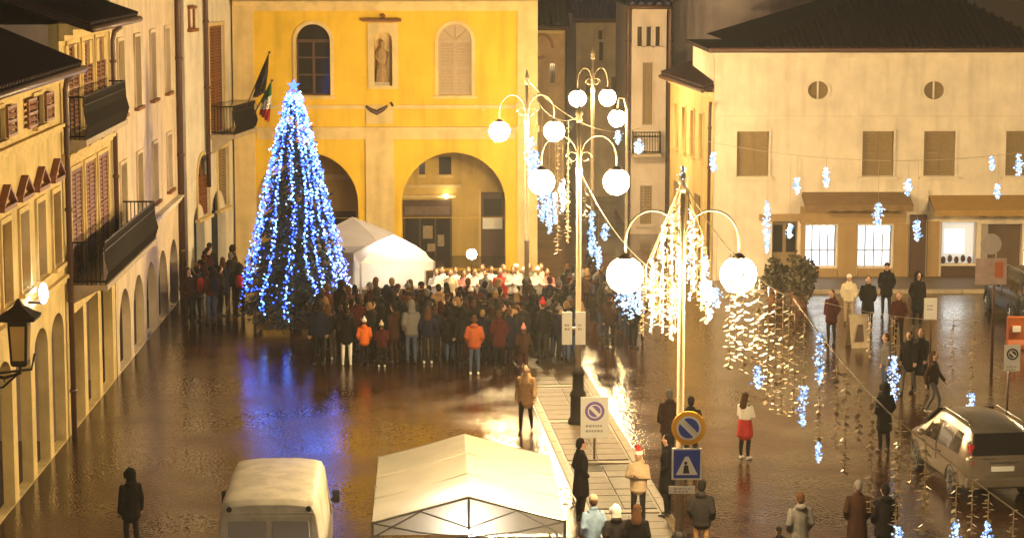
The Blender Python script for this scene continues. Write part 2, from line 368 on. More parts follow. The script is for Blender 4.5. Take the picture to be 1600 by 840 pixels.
def railing(fr, u0, u1, v0, h, w0, w1, parent, solid=False):
    m = MB(); P = fr.P
    for a, b in ((P(u0,v0+h,w1),P(u1,v0+h,w1)),(P(u0,v0+.08,w1),P(u1,v0+.08,w1)),(P(u0,v0+h*.8,w1),P(u1,v0+h*.8,w1)),
                 (P(u0,v0+h,w0),P(u0,v0+h,w1)),(P(u1,v0+h,w0),P(u1,v0+h,w1)),(P(u0,v0+.08,w0),P(u0,v0+.08,w1)),(P(u1,v0+.08,w0),P(u1,v0+.08,w1))):
        m.tube([a,b], .025, 5)
    n = int((u1-u0)/.11)
    for i in range(n+1):
        u = u0 + (u1-u0)*i/n; bulge = .1
        m.tube([P(u,v0,w1),P(u,v0+h*.3,w1+bulge),P(u,v0+h*.6,w1+.02),P(u,v0+h,w1)], .014, 4)
        if i % 2 == 0: m.tube([P(u-.05,v0+h*.8,w1),P(u,v0+h*.9,w1+.01),P(u+.05,v0+h*.8,w1)], .012, 4)
    k = int((w1-w0)/.11)
    for i in range(1, k):
        w = w0 + (w1-w0)*i/k
        for u in (u0,u1): m.tube([P(u,v0,w),P(u,v0+h,w)], .014, 4)
    return m.build('railing', IRON, parent)
def pitched(fr, u0, u1, v, depth, rise, over, parent, name='roof', m=ROOF, th=.16, back=True):
    """roof over a wall: front slope (and back slope) with thickness, ridge parallel to the wall"""
    b = MB(); P = fr.P; s = rise/(depth/2)
    b.hexa([P(u0,v-over*s,over),P(u1,v-over*s,over),P(u1,v+rise,-depth/2),P(u0,v+rise,-depth/2),
            P(u0,v-over*s+th,over),P(u1,v-over*s+th,over),P(u1,v+rise+th,-depth/2),P(u0,v+rise+th,-depth/2)])
    if back:
        b.hexa([P(u0,v+rise,-depth/2),P(u1,v+rise,-depth/2),P(u1,v-over*s,-depth-over),P(u0,v-over*s,-depth-over),
                P(u0,v+rise+th,-depth/2),P(u1,v+rise+th,-depth/2),P(u1,v-over*s+th,-depth-over),P(u0,v-over*s+th,-depth-over)])
    rf = b.build(name, m, parent)
    # rows of half-round tiles down the front slope
    t = MB(); n = int((u1-u0)/.34)
    for i in range(n):
        u = u0 + (i+.5)*(u1-u0)/n
        t.tube([P(u,v-over*s+th+.0,over+.03),P(u,v+rise+th,-depth/2)], (.11,.09), 6)
    t.build('tile_rows', m, rf)
    gt = MB(); gt.tube([P(u0,v-over*s+.06,over+.08),P(u1,v-over*s+.06,over+.08)], .09, 8); gt.build('gutter', PIPE, rf, smooth=True)
    return rf

# ================================================================== LEFT SIDE OF THE SQUARE
LX = -9.75
FL = Frame((LX,0,0),(0,1,0))
def left_building(name, label, y0, y1, top, holes, wm, arcade, depth=9, sidewall=True):
    t = thing(name, label, 'building', (LX, y0, 0))
    plate(FL, rectpoly(y0, y1, -.3, top), holes, .25, 'wall', wm, t)
    b = MB()
    b.bx(LX-depth, LX-.251, y0+.001, y0+.3, 0, top); b.bx(LX-depth, LX-.251, y1-.3, y1-.001, 0, top); b.bx(LX-depth, LX-depth+.3, y0+.301, y1-.301, 0, top)
    b.build('side_wall', MAUVE, t)
    if arcade:
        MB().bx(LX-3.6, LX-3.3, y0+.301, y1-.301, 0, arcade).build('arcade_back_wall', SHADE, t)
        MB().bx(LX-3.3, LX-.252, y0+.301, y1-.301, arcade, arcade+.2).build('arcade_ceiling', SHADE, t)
    return t
# --- nearest house
y0, y1 = 40.0, 56.2
top1 = FL.px(97, 100)[1]
holes = []; wins = []
def hole(lst, r): lst.append(rectpoly(*r)); return r
AC1 = 3.9
for k in range(7):
    a = y0 + 1.0 + k*2.2
    holes.append(archpoly(a, a+1.72, .02, 3.3, 10, .5))
zs1, zt1 = FL.px(45,447)[1], FL.px(50,322)[1]
piano = [(47.0+2.05*k) for k in range(-2,5)]
for yy in piano: holes.append(rectpoly(yy-.5, yy+.5, zs1, zt1))
za0, za1 = FL.px(60,193)[1], FL.px(60,148)[1]
attic = [44.0, 48.6, 53.2]
for yy in attic: holes.append(rectpoly(yy-.55, yy+.55, za0, za1))
h1 = left_building('arcaded_house', 'straw coloured arcaded house with triangular window pediments and a low dark roof', y0, y1, top1, holes, STRAW, AC1)
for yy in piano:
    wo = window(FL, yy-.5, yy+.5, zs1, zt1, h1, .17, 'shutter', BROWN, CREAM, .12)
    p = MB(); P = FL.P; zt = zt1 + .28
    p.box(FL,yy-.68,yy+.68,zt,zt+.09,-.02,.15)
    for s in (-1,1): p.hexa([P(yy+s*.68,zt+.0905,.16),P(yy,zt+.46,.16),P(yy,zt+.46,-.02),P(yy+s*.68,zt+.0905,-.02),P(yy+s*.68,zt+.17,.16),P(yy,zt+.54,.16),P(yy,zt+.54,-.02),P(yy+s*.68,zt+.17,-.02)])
    p.build('pediment', BROWN, wo)  # brown here paints in the shadow marks of the cream raking cornices
for yy in attic:
    wo = window(FL, yy-.55, yy+.55, za0, za1, h1, .1, 'sash', DBROWN, CREAM, .08)
    for a, b in ((yy-1.62,yy-.6),(yy+.6,yy+1.62)):
        s = MB(); louvre(s, FL, a, b, za0, za1, .065, .12); s.build('open_shutter', BROWN, wo)
ledge(FL, y0, y1, FL.px(60,221)[1], h1, CREAM, name='string_course', prof=((0,.12,.06),(.12,.2,.12)))
ledge(FL, y0, y1, AC1, h1, CREAM, name='string_course', prof=((0,.12,.06),(.12,.2,.12)))
ledge(FL, y0, y1+.1, top1-.42, h1, CREAM, name='cornice', prof=((0,.14,.1),(.14,.28,.25),(.28,.44,.42)))
pitched(FL, y0, y1+.15, top1+.05, 9, 1.9, .5, h1)
# --- balconied house
y0, y1 = 56.3, 64.3
top2 = FL.px(180,22)[1]
holes = []; AC2 = FL.px(140,452)[1]
for k in range(3): holes.append(rectpoly(y0+.6+k*2.45, y0+2.55+k*2.45, .02, AC2-.25))
zf = FL.px(140,200)[1]; zg = FL.px(140,415)[1]
c2 = [58.15, 60.35, 62.55]
u_t = FL.px(137,62)[1]; l_t = FL.px(137,252)[1]
for yy in c2: holes += [rectpoly(yy-.84,yy+.84,zf+.05,u_t), rectpoly(yy-.84,yy+.84,zg+.05,l_t)]
h2 = left_building('balconied_house', 'narrow straw house with brown shutters and two iron balconies over square pillars', y0, y1, top2, holes, STRAW, AC2)
for yy in c2:
    window(FL, yy-.84, yy+.84, zf+.06, u_t, h2, .03, 'shutter', BROWN, CREAM, .1, False)
    window(FL, yy-.84, yy+.84, zg+.06, l_t, h2, .03, 'shutter', BROWN, CREAM, .1, False)
for zz, wp, a, b in ((zf,.55,y0+.35,y1-.5),(zg,1.0,y0+.2,y1+1.6)):
    bal = MB().box(FL, a, b, zz-.14, zz, -.1, wp).build('balcony', STONE, h2)
    for k in range(4):
        u = a+.4+k*(b-a-.8)/3; q = MB(); q.hexa([FL.P(u-.1,zz-.55,.02),FL.P(u+.1,zz-.55,.02),FL.P(u+.1,zz-.55,0),FL.P(u-.1,zz-.55,0),FL.P(u-.1,zz-.141,wp*.8),FL.P(u+.1,zz-.141,wp*.8),FL.P(u+.1,zz-.141,0),FL.P(u-.1,zz-.141,0)]); q.build('bracket', STONE, bal)
    railing(FL, a+.05, b-.05, zz, 1.05, .05, wp-.06, bal)
    if zz == zg:
        MB().box(FL, a+.06, b-.06, zz+.1, zz+.92, wp-.105, wp-.095).build('screen', DBROWN, bal)
for k in range(6): MB().box(FL, y0+.7+k*1.2, y0+1.1+k*1.2, top2-1.15, top2-.55, -.02, .06).build('panel', CREAM, h2)
ledge(FL, y0, y1, l_t+.25, h2, CREAM, name='string_course')
ledge(FL, y0, y1+.1, top2-.4, h2, CREAM, name='cornice', prof=((0,.14,.14),(.14,.28,.35),(.28,.42,.6)))
pitched(FL, y0-.1, y1+.25, top2+.1, 9, 1.6, .75, h2)
pipe(FL, y0+.05, 0, top1-.2, h2); pipe(FL, y1-.1, AC2, top2-.3, h2)
# --- tall peach house
y0, y1 = 64.45, 79.2
top3 = 13.2; holes = []
c3 = [66.3, 69.7, 73.2, 76.8]
zA0,zA1 = FL.px(240,153)[1], FL.px(240,50)[1]; zB0,zB1 = FL.px(240,315)[1], FL.px(240,225)[1]
for yy in c3: holes += [rectpoly(yy-.55,yy+.55,zA0,zA1), rectpoly(yy-.55,yy+.55,zB0,zB1), rectpoly(yy-.55,yy+.55,11.0,12.6)]
AC3 = 3.7
for k in range(5): holes.append(archpoly(y0+.55+k*2.85, y0+2.8+k*2.85, .02, FL.px(240,405)[1]))
h3 = left_building('tall_house', 'tall pale peach house with narrow recessed windows above an arched arcade', y0, y1, top3, holes, PEACH, AC3)
for yy in c3:
    window(FL, yy-.55, yy+.55, zA0, zA1, h3, .13, 'shutter', OLIVEW, PEACH, .1, BROWN)
    window(FL, yy-.55, yy+.55, zB0, zB1, h3, .13, 'shutter', OLIVEW, PEACH, .1, BROWN)
    window(FL, yy-.55, yy+.55, 11.0, 12.6, h3, .13, 'shutter', OLIVEW, PEACH, .1, BROWN)
ledge(FL, y0, y1, FL.px(240,350)[1], h3, IVORY, name='string_course')
pipe(FL, y1-.12, 0, top3, h3, .1)
ledge(FL, y0, y1, top3-.4, h3, CREAM, name='cornice', prof=((0,.14,.14),(.14,.28,.35),(.28,.42,.6)))
pitched(FL, y0, y1, top3+.1, 9, 1.6, .7, h3)
# --- corner house with the flag balcony
F4 = Frame((-9.47,79.35,0),(0.14,0.99,0))
L4 = (Vector((-8.5,86.1)) - Vector((-9.47,79.35))).length
h4 = thing('corner_house', 'ivory corner house with a small flag balcony beside the yellow town building', 'building', (-9.47,79.35,0))
ua, ub = F4.px(318,100)[0], F4.px(352,100)[0]
ws = [(F4.px(330,100)[0], F4.px(347,100)[0])]
zb4 = F4.px(352,203)[1]
u0w, u1w = F4.px(326,120)[0], F4.px(349,120)[0]
zq0, zq1 = F4.px(335,330)[1], F4.px(335,235)[1]
holes = [rectpoly(u0w,u1w,zb4+.02,F4.px(338,40)[1]), archpoly(F4.px(308,300)[0],F4.px(326,300)[0],zq0,zq1), rectpoly(F4.px(340,300)[0],F4.px(356,300)[0],zq0,zq1), archpoly(.8,2.3,.02,3.1), archpoly(3.3,5.4,.02,3.3)]
plate(F4, rectpoly(0,L4,-.3,13.0), holes, .3, 'wall', IVORY, h4)
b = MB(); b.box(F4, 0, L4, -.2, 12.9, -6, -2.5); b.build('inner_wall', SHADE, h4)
b = MB(); b.box(F4, .02, .3, -.2, 13.0, -6, -.301); b.build('side_wall', PEACH, h4)
window(F4, u0w, u1w, zb4+.04, F4.px(338,40)[1], h4, .1, 'shutter', BROWN, CREAM, .12, False)
window(F4, F4.px(308,300)[0], F4.px(326,300)[0], zq0, zq1, h4, .1, 'shutter', BROWN, CREAM, .12, arch=True)
window(F4, F4.px(340,300)[0], F4.px(356,300)[0], zq0, zq1, h4, .1, 'shutter', OLIVEW, CREAM, .12)
s = MB(); un = F4.px(298,30)[0]; zn0, zn1 = F4.px(298,50)[1], F4.px(298,14)[1]
s.box(F4, un-.5, un+.5, zn0, zn0+.12, 0, .16); s.box(F4, un-.45, un+.45, zn1, zn1+.1, 0, .12); s.box(F4, un-.4, un-.25, zn0+.12, zn1, 0, .06); s.box(F4, un+.25, un+.4, zn0+.12, zn1, 0, .06)
s.build('small_niche', BROWN, h4)
pipe(F4, F4.px(318,100)[0], 3.6, 12.9, h4, .08); pipe(F4, F4.px(364,100)[0], zb4+1, 12.9, h4, .07); pipe(F4, F4.px(367,300)[0], 0, zb4-.4, h4, .07)
ledge(F4, 0, L4, 12.5, h4, CREAM, name='cornice')
ba, bb = F4.px(328,190)[0], F4.px(369,190)[0]
bal = MB().box(F4, ba, bb, zb4-.16, zb4, -.1, .9).build('balcony', STONE, h4)
railing(F4, ba+.05, bb-.05, zb4, 1.0, .05, .84, bal)
for u in (ba+.3, bb-.3):
    q = MB(); q.hexa([F4.P(u-.1,zb4-.7,.04),F4.P(u+.1,zb4-.7,.04),F4.P(u+.1,zb4-.7,0),F4.P(u-.1,zb4-.7,0),F4.P(u-.1,zb4-.161,.75),F4.P(u+.1,zb4-.161,.75),F4.P(u+.1,zb4-.161,0),F4.P(u-.1,zb4-.161,0)]); q.build('bracket', STONE, bal)
# ================================================================== YELLOW TOWN BUILDING
YD = 86.0
FY = Frame((0,YD,0),(1,0,0))
uL, uR = FY.px(368,200)[0], FY.px(839,200)[0]
TOPY = 10.6
a1 = (FY.px(399,320)[0], FY.px(560,320)[0]); a2 = (FY.px(628,320)[0], FY.px(790,320)[0])
za = FY.px(700,238)[1]
wA = (FY.px(463,100)[0], FY.px(516,100)[0]); wB = (FY.px(685,100)[0], FY.px(737,100)[0])
zw0, zw1 = FY.px(600,149)[1], FY.px(600,38)[1]
nu0, nu1 = FY.px(585,100)[0], FY.px(613,100)[0]; nz0, nz1 = FY.px(600,134)[1], FY.px(600,50)[1]
hy = thing('town_building', 'saffron yellow building with arched portico, arched windows and a statue niche', 'building', (uL,YD,0))
plate(FY, rectpoly(uL,uR,-.3,TOPY), [archpoly(*a1,.02,za), archpoly(*a2,.02,za), archpoly(*wA,zw0,zw1), archpoly(*wB,zw0,zw1), archpoly(nu0,nu1,nz0,nz1)], .55, 'wall', YELLOW, hy)
MB().box(FY, nu0-.2, nu1+.2, nz0-.1, nz1+.1, -.62, -.45).build('niche_back', CREAM, hy)
wo = window(FY, *wA, zw0, zw1, hy, .3, 'sash', DBROWN, CREAM, .13, True, True)
wo = window(FY, *wB, zw0, zw1, hy, .16, 'blind', BEIGEW, CREAM, .13, True, True)
# pilasters, frieze, cornice
pw = FY.px(397,100)[0] - uL
for k, (a, b) in enumerate(((uL-.05,uL+pw),(uR-pw,uR+.02))):
    p = MB().box(FY, a, b, -.2, TOPY, -.3, .12).build('pilaster', CREAM, hy)
    for z in (.0, FY.px(600,205)[1], FY.px(600,170)[1]): MB().box(FY, a-.07, b+.07, z-.02, z+.2, -.1, .2).build('moulding', CREAM, p)
cu0, cu1 = FY.px(572,300)[0], FY.px(616,300)[0]
zc = FY.px(600,205)[1]
MB().box(FY, cu0, cu1, -.2, zc-.02, -.3, .1).build('pilaster', CREAM, hy)
MB().box(FY, cu0+.02, cu1-.02, zc+.28, FY.px(600,170)[1]-.02, -.3, .08).build('pedestal_block', CREAM, hy)
ledge(FY, uL+pw+.08, uR-pw-.08, zc, hy, CREAM, name='string_course', prof=((-.3,-.12,.05),(-.12,0,.09),(0,.1,.16),(.1,.16,.24)))
ledge(FY, uL+pw+.08, uR-pw-.08, FY.px(600,170)[1], hy, CREAM, name='string_course', prof=((0,.07,.06),(.07,.14,.14)))
zt = FY.px(600,13)[1]
ledge(FY, uL, uR, zt, hy, CREAM, name='cornice', prof=((-.1,.1,.13),(.1,.2,.25),(.2,.28,.4)))
ledge(FY, uL-.2, uR+.2, TOPY, hy, CREAM, name='cornice', prof=((-.4,0,.2),(0,.2,.5),(.2,.3,.7)))
for a in (a1, a2):      # plain archivolt bands
    r = (a[1]-a[0])/2
    plate(FY, archpoly(a[0]-.16,a[1]+.16,2.0,za+.16), [archpoly(a[0],a[1],1.99+.02,za)], .06, 'archivolt', YELLOW, hy, w=.03)
# niche surround and ledge over it
plate(FY, rectpoly(nu0-.24,nu1+.22,nz0-.12,FY.px(600,36)[1]), [archpoly(nu0,nu1,nz0,nz1)], .1, 'niche_surround', CREAM, hy, w=.06)
q = MB(); q.box(FY, FY.px(566,32)[0], FY.px(627,32)[0], FY.px(600,34)[1], FY.px(600,30)[1], -.02, .25); q.ball(FY.P((nu0+nu1)/2, FY.px(600,25)[1], .12), .09); q.build('niche_ledge', BROWN, hy)
sw = MB(); un = FY.px(593,165)[0]; vs = FY.px(593,165)[1]
sw.tube([FY.P(un-.5+i*.1, vs-.22*math.sin(math.pi*i/8)-.04*(i==4), .16) for i in range(9)], [.04,.06,.075,.085,.09,.085,.075,.06,.04], 6)
sw.tube([FY.P(un+.42,vs+.12,.12),FY.P(un+.5,vs-.02,.16)], .05, 5); sw.build('swag', DBROWN, hy)
# portico inside: floor, ceiling, back wall with shop front, doors and openings
PD = 4.2
plate(FY, rectpoly(uL+.1,uR-.1,-.2,za+.7), [], .2, 'portico_back_wall', OCHRE, hy, w=-PD)
MB().box(FY, uL+.1, uR-.1, za+.45, za+.6, -PD, -.56).build('portico_ceiling', OCHRE, hy)
for a, b in ((uL+.05,uL+.35),(uR-.35,uR-.05),((cu0+cu1)/2-.15,(cu0+cu1)/2+.15)):
    MB().box(FY, a, b, -.2, za+.44, -PD+.001, -.56).build('portico_side_wall', OCHRE, hy)
fb = lambda x, y: FY.px(x, y, -PD)
def back(x0,x1,y0_,y1_,w0,w1,name,m,par=None):
    A = fb(x0,y1_); B = fb(x1,y0_); return MB().box(FY, A[0], B[0], A[1], B[1], -PD+w0, -PD+w1).build(name, m, par or hy)
sf = back(630,706,312,440,.003,.10,'shop_front',DBROWN)
back(633,703,322,335,.101,.14,'shop_sign',mat('faded sign board',(0.16,0.10,0.07),0.6,var=0.3,scale=6),sf)
for x in (634,658,682): back(x,x+21,340,425,.101,.12,'shop_pane',DARKGL,sf)
for x0_,x1_,y0_,y1_ in ((661,676,352,372),(668,680,380,392),(684,694,366,384)): back(x0_,x1_,y0_,y1_,.121,.13,'poster',mat('old poster paper',(0.35,0.26,0.17),0.7,var=0.3,scale=9),sf)
back(628,712,304,309,.003,.16,'shop_cornice',CREAM,sf)
back(628,720,288,293,.003,.10,'moulding',CREAM)
for x0_,x1_ in ((655,664),(686,705)):
    wq = back(x0_,x1_,245,272,.003,.05,'window',DARKGL); back(x0_-2,x1_+2,273,277,.003,.12,'sill',CREAM,wq)
dr = back(752,788,300,440,.003,.08,'door',DBROWN); back(756,784,310,336,.081,.1,'door_pane',DARKGL,dr); back(754,785,340,357,.081,.12,'notice_board',WHITE,dr)
back(748,751,296,440,.003,.14,'door_jamb',CREAM,dr); back(789,792,296,440,.003,.14,'door_jamb',CREAM,dr)
dl = back(470,556,330,440,.003,.1,'door',DBROWN); back(478,510,338,430,.101,.12,'door_pane',DARKGL,dl); back(516,548,338,430,.101,.12,'door_pane',DARKGL,dl)
back(500,560,272,280,.003,.12,'moulding',CREAM)
b = MB(); b.box(FY, uL+.02, uR-.02, 0, TOPY-.01, -9, -PD-.21); b.build('rear_block', YELLOW, hy)
lp = thing('portico_lamp', 'small lit globe lamp on the portico wall above the shop front', 'lamp', tuple(FY.P(*fb(697,305),-PD+.2)))
m = MB(); m.ball(lp.location+Vector((0,-.12,0)), .085, 6, 8); m.build('globe', SMALLL, lp, True)
m = MB(); m.tube([lp.location+Vector((0,.1,0)), lp.location+Vector((0,-.06,0))], .03, 6); m.build('bracket', IRON, lp)
# statue
cx = (nu0+nu1)/2 - .06; st = thing('statue', 'weathered stone statue of a robed standing figure in the wall niche', 'statue', tuple(FY.P(cx,nz0,-.18)))
def spt(x, z, w=-.18): return FY.P(cx+x, nz0+z, w)
m = MB(); m.box(FY, cx-.28, cx+.28, nz0-.01, nz0+.14, -.44, .04); m.build('plinth', STONE, st)
m = MB(); H = nz1-nz0-.32
m.tube([spt(0,.13),spt(0,.2),spt(.02,H*.3),spt(.0,H*.5),spt(-.02,H*.66),spt(-.01,H*.77),spt(0,H*.82),spt(.02,H*.85),spt(.02,H*.9),spt(.02,H*.97),spt(.02,H)],
       [(.24,.2),(.25,.2),(.2,.17),(.18,.15),(.2,.15),(.19,.13),(.08,.08),(.06,.06),(.085,.09),(.08,.09),(.03,.03)], 10)
m.tube([spt(-.18,H*.74),spt(-.24,H*.6,-.1),spt(-.08,H*.55,.0)], [.065,.06,.04], 6); m.tube([spt(.18,H*.74),spt(.26,H*.6,-.12),spt(.2,H*.44,-.02)], [.065,.06,.04], 6)
for k in range(7): m.tube([spt(-.2+.065*k,.16,-.0-.02*abs(k-3)),spt(-.14+.045*k,H*.5,-.05-.01*abs(k-3))], [.035,.02], 5)
m.build('figure', mat('weathered statue stone',(0.38,0.24,0.10),0.85,var=0.35,scale=7,bump=.4,bscale=20), st, True)

# flags on the corner balcony
def flag(name, label, base, tip, mats, w, drop, seed):
    base = Vector(base); tip = Vector(tip); t = thing(name, label, 'flag', tuple(base))
    m = MB(); m.tube([base, tip], .022, 6); m.ball(tip, .05, 4, 6); m.build('pole', DBROWN, t)
    rnd = random.Random(seed); nu, nv = 14, 12; d = tip - base
    pts = []
    for i in range(nu+1):
        row = []
        s = .42 + .56*i/nu
        for j in range(nv+1):
            v = j/nv
            fold = .09*math.sin(i*1.35+j*.35)*(.25+v)
            row.append(base + d*(s - .28*v*(s-.3)) + Vector((fold*.6, fold+.02*math.sin(j*1.2), -drop*v*(.35+.65*i/nu) - .01)))
        pts.append(row)
    m = MB()
    for i in range(nu):
        for j in range(nv):
            m.quad([pts[i][j],pts[i+1][j],pts[i+1][j+1],pts[i][j+1]], min(len(mats)-1, j*len(mats)//nv))
    o = m.build('cloth', mats, t, True)
    so_ = o.modifiers.new('thick','SOLIDIFY'); so_.thickness = .008
    return t
bp_ = F4.P((ba+bb)/2, zb4+.75, .8)
flag('dark_flag', 'dark drooping flag on a slanting pole at the corner balcony', bp_, at_y(421,82,bp_.y-1.2), [mat('dark flag cloth',(0.03,0.028,0.026),0.8,var=.2,scale=4), mat('dark flag cloth two',(0.05,0.035,0.03),0.8)], 1, 1.0, 3)
flag('tricolour_flag', 'green white and red flag hanging limp beside the dark flag', bp_+Vector((.3,.2,-.2)), at_y(425,126,bp_.y-.8), [mat('green flag cloth',(0.03,0.16,0.05),0.8), mat('white flag cloth',(0.7,0.68,0.62),0.8), mat('red flag cloth',(0.5,0.03,0.02),0.8)], 1, 1.25, 5)

# ================================================================== WHITE BUILDING ON THE RIGHT
WD = 83.2
FW = Frame((0,WD,0),(1,0,0))
wl0, wr0 = FW.px(1116,200)[0], FW.px(1720,200)[0]
tw = FW.px(1300,77)[1]
hw = thing('white_building', 'long off white building with round vents, brown blinds and dark hipped roof', 'building', (wl0,WD,0))
wz0, wz1 = FW.px(1300,275)[1], FW.px(1300,205)[1]
wx = [(1151,1201),(1347,1396),(1443,1492),(1571,1622)]
wu = [(FW.px(a,240)[0],FW.px(b,240)[0]) for a,b in wx]
oc = [FW.px(1278,141), FW.px(1459,141), FW.px(1640,141)]
circ = lambda c, r, k=20: [(c[0]+r*1.12*math.cos(2*math.pi*j/k), c[1]+r*math.sin(2*math.pi*j/k)) for j in range(k)]
sx = [(1258,1307,352,416),(1340,1394,352,416),(1470,1526,347,412),(1532,1596,350,455),(1600,1640,352,416)]
su = [FW.rect(*q) for q in sx]
du = FW.rect(1206,1246,346,440)
fr_w = MB()
plate(FW, rectpoly(wl0,wr0,-.3,tw), [rectpoly(a,b,wz0,wz1) for a,b in wu] + [circ(c,.33) for c in oc] + [rectpoly(*q) for q in su] + [rectpoly(du[0],du[1],.13,du[3])], .4, 'wall', WHITEP, hw)
b = MB(); b.box(FW, wl0, wl0+.3, -.1, tw, -8, -.401); b.box(FW, wr0-.3, wr0, -.1, tw, -8, -.401); b.box(FW, wl0+.301, wr0-.301, -.1, tw, -8.3, -8); b.build('side_wall', WHITEP, hw)
for a, b in wu: window(FW, a, b, wz0, wz1, hw, .13, 'blind', OLIVEW, WHITEP, .07, True)
for c in oc:
    q = MB(); q.disc(FW, c[0], c[1], .4, -.2, -.1, 20); wo = q.build('round_vent', mat('vent mesh brown',(0.22,0.15,0.07),0.8), hw)
    plate(FW, circ(c,.42), [circ(c,.33)], .08, 'rim', WHITEP, wo, w=.05)
    MB().box(FW, c[0]-.03, c[0]+.03, c[1]-.33, c[1]+.33, -.099, -.03).build('bar', WHITEP, wo)
    q = MB()
    for k in range(-3,4): q.box(FW, c[0]-.33, c[0]-.032, c[1]+k*.09-.012, c[1]+k*.09+.012, -.098, -.05); q.box(FW, c[0]+.032, c[0]+.33, c[1]+k*.09-.012, c[1]+k*.09+.012, -.098, -.05)
    q.build('grille', OLIVEW, wo)
ledge(FW, wl0, wr0, FW.px(1300,186)[1], hw, WHITEP, name='string_course', prof=((0,.06,.04),(.06,.12,.08)))
ledge(FW, wl0-.05, wr0, tw-.3, hw, WHITEP, name='cornice', prof=((0,.12,.1),(.12,.22,.2),(.22,.32,.3)))
# hipped roof
apx = at_y(1418,-42,WD+7.0); P0 = FW.P(wl0-.25,tw+.03,.45); P1 = FW.P(wr0+.2,tw+.03,.45)
rb = MB(); Lm = at_y(1172,73,WD-.4)
for A in ((P0,P1),):
    e0 = Vector((Lm.x, P0.y, P0.z)); rx = FW.px(1655,80)[0]; e1 = Vector((rx, P0.y, P0.z)); dn = Vector((0,0,-.14))
    bk0 = e0+Vector((0,15,0)); bk1 = e1+Vector((0,15,0))
    low0 = Vector((P0.x,P0.y,P0.z)); lowb = low0+Vector((0,9,0))
    for tri in ((e0,e1,apx),(e0,apx,bk0),(e1,bk1,apx),(bk0,apx,bk1)): rb.quad(tri)
    rb.quad([low0,e0,e0+Vector((0,9,.0)),lowb])
    rb.quad([low0+dn,P1+dn,P1,low0]); rb.quad([low0+dn,lowb+dn,lowb,low0]); rb.quad([e1,P1,P1+Vector((0,9,0)),e1+Vector((0,9,0))])
rf = rb.build('roof', ROOF, hw)
t = MB()
for i in range(46):
    s = (i+.5)/46; A = e0.lerp(e1, s)
    # tiles run straight up the front slope to the hips
    xa = (apx.x-e0.x)/(e1.x-e0.x); k = s/xa if s < xa else (1-s)/(1-xa)
    t.tube([A+Vector((0,-.02,.03)), Vector((A.x, e0.y+(apx.y-e0.y)*k, e0.z+(apx.z-e0.z)*k+.03))], (.1,.06), 5)
t.build('tile_rows', ROOF, rf)
gt = MB(); gt.tube([low0+Vector((0,-.06,-.03)),P1+Vector((0,-.06,-.03))], .08, 8); gt.build('gutter', PIPE, rf, True)
for x, y in ((1374,52),(1560,62),(1572,64)):
    p = at_y(x,y,WD+1.6); q = MB(); q.lathe([(.09,-.35),(.09,.12),(.13,.13),(.13,.2),(.05,.24)], p, 8); q.build('roof_vent', GREYS, rf)
# ground floor: tan band, awnings, shop windows
gz = FW.px(1300,297)[1]
m = MB()
zb0 = FW.px(1300,350)[1]
def shop_pier(x0,x1,y0_,y1_,mm,name='pier',w=.06):
    A=FW.px(x0,y1_); B=FW.px(x1,y0_); return MB().box(FW,A[0],B[0],A[1],B[1],.002,w).build(name,mm,hw)
shop_pier(1186,1250,334,344,TANP,'fascia',.12); shop_pier(1250,1416,322,349,TANP,'fascia',.08)
shop_pier(1308,1339,350,438,TANP); shop_pier(1250,1257,350,438,TANP); shop_pier(1395,1419,350,438,TANP); shop_pier(1258,1307,419,438,TANP,'stall_riser'); shop_pier(1340,1394,419,438,TANP,'stall_riser')
shop_pier(1420,1446,335,438,DBROWN,'pier',.2); shop_pier(1447,1468,345,438,TANP); shop_pier(1470,1526,415,438,DBROWN,'stall_riser',.1)
def awning(x0,x1,y0_,y1_,out,mm):
    A=FW.px(x0,y0_); B=FW.px(x1,y0_); zt=A[1]; P=FW.P
    zbm = CAMZ - (CAMZ - FW.px(x0,y1_)[1])*(WD-out)/WD
    q=MB(); q.hexa([P(A[0],zbm,out),P(B[0],zbm,out),P(B[0],zt-.04,.0),P(A[0],zt-.04,.0),P(A[0],zbm+.03,out),P(B[0],zbm+.03,out),P(B[0],zt,.0),P(A[0],zt,.0)])
    o=q.build('awning',mm,hw)
    n=int((B[0]-A[0])/.3); q=MB()
    for i in range(n):
        a=A[0]+i*(B[0]-A[0])/n; q.box(FW,a+.004,a+(B[0]-A[0])/n-.004,zbm-.2+.03*(i%2),zbm-.001,out-.012,out+.004)
    q.build('valance',mm,o)
    q=MB(); q.tube([P(A[0],zt-.1,.02),P(A[0],zbm,out)],.02,5); q.tube([P(B[0],zt-.1,.02),P(B[0],zbm,out)],.02,5); q.build('arm',IRON,o)
AW1 = mat('tan awning canvas',(0.22,0.135,0.06),0.85,var=.2,scale=3); AW2 = mat('mustard awning canvas',(0.36,0.21,0.06),0.85,var=.12,scale=3)
awning(1253,1420,300,322,.9,AW1); awning(1452,1640,305,330,1.0,AW2)
MB().box(FW,FW.px(1421,300)[0],FW.px(1450,300)[0],FW.px(1430,330)[1],FW.px(1430,297)[1],.002,.1).build('sign_panel',WHITEP,hw)
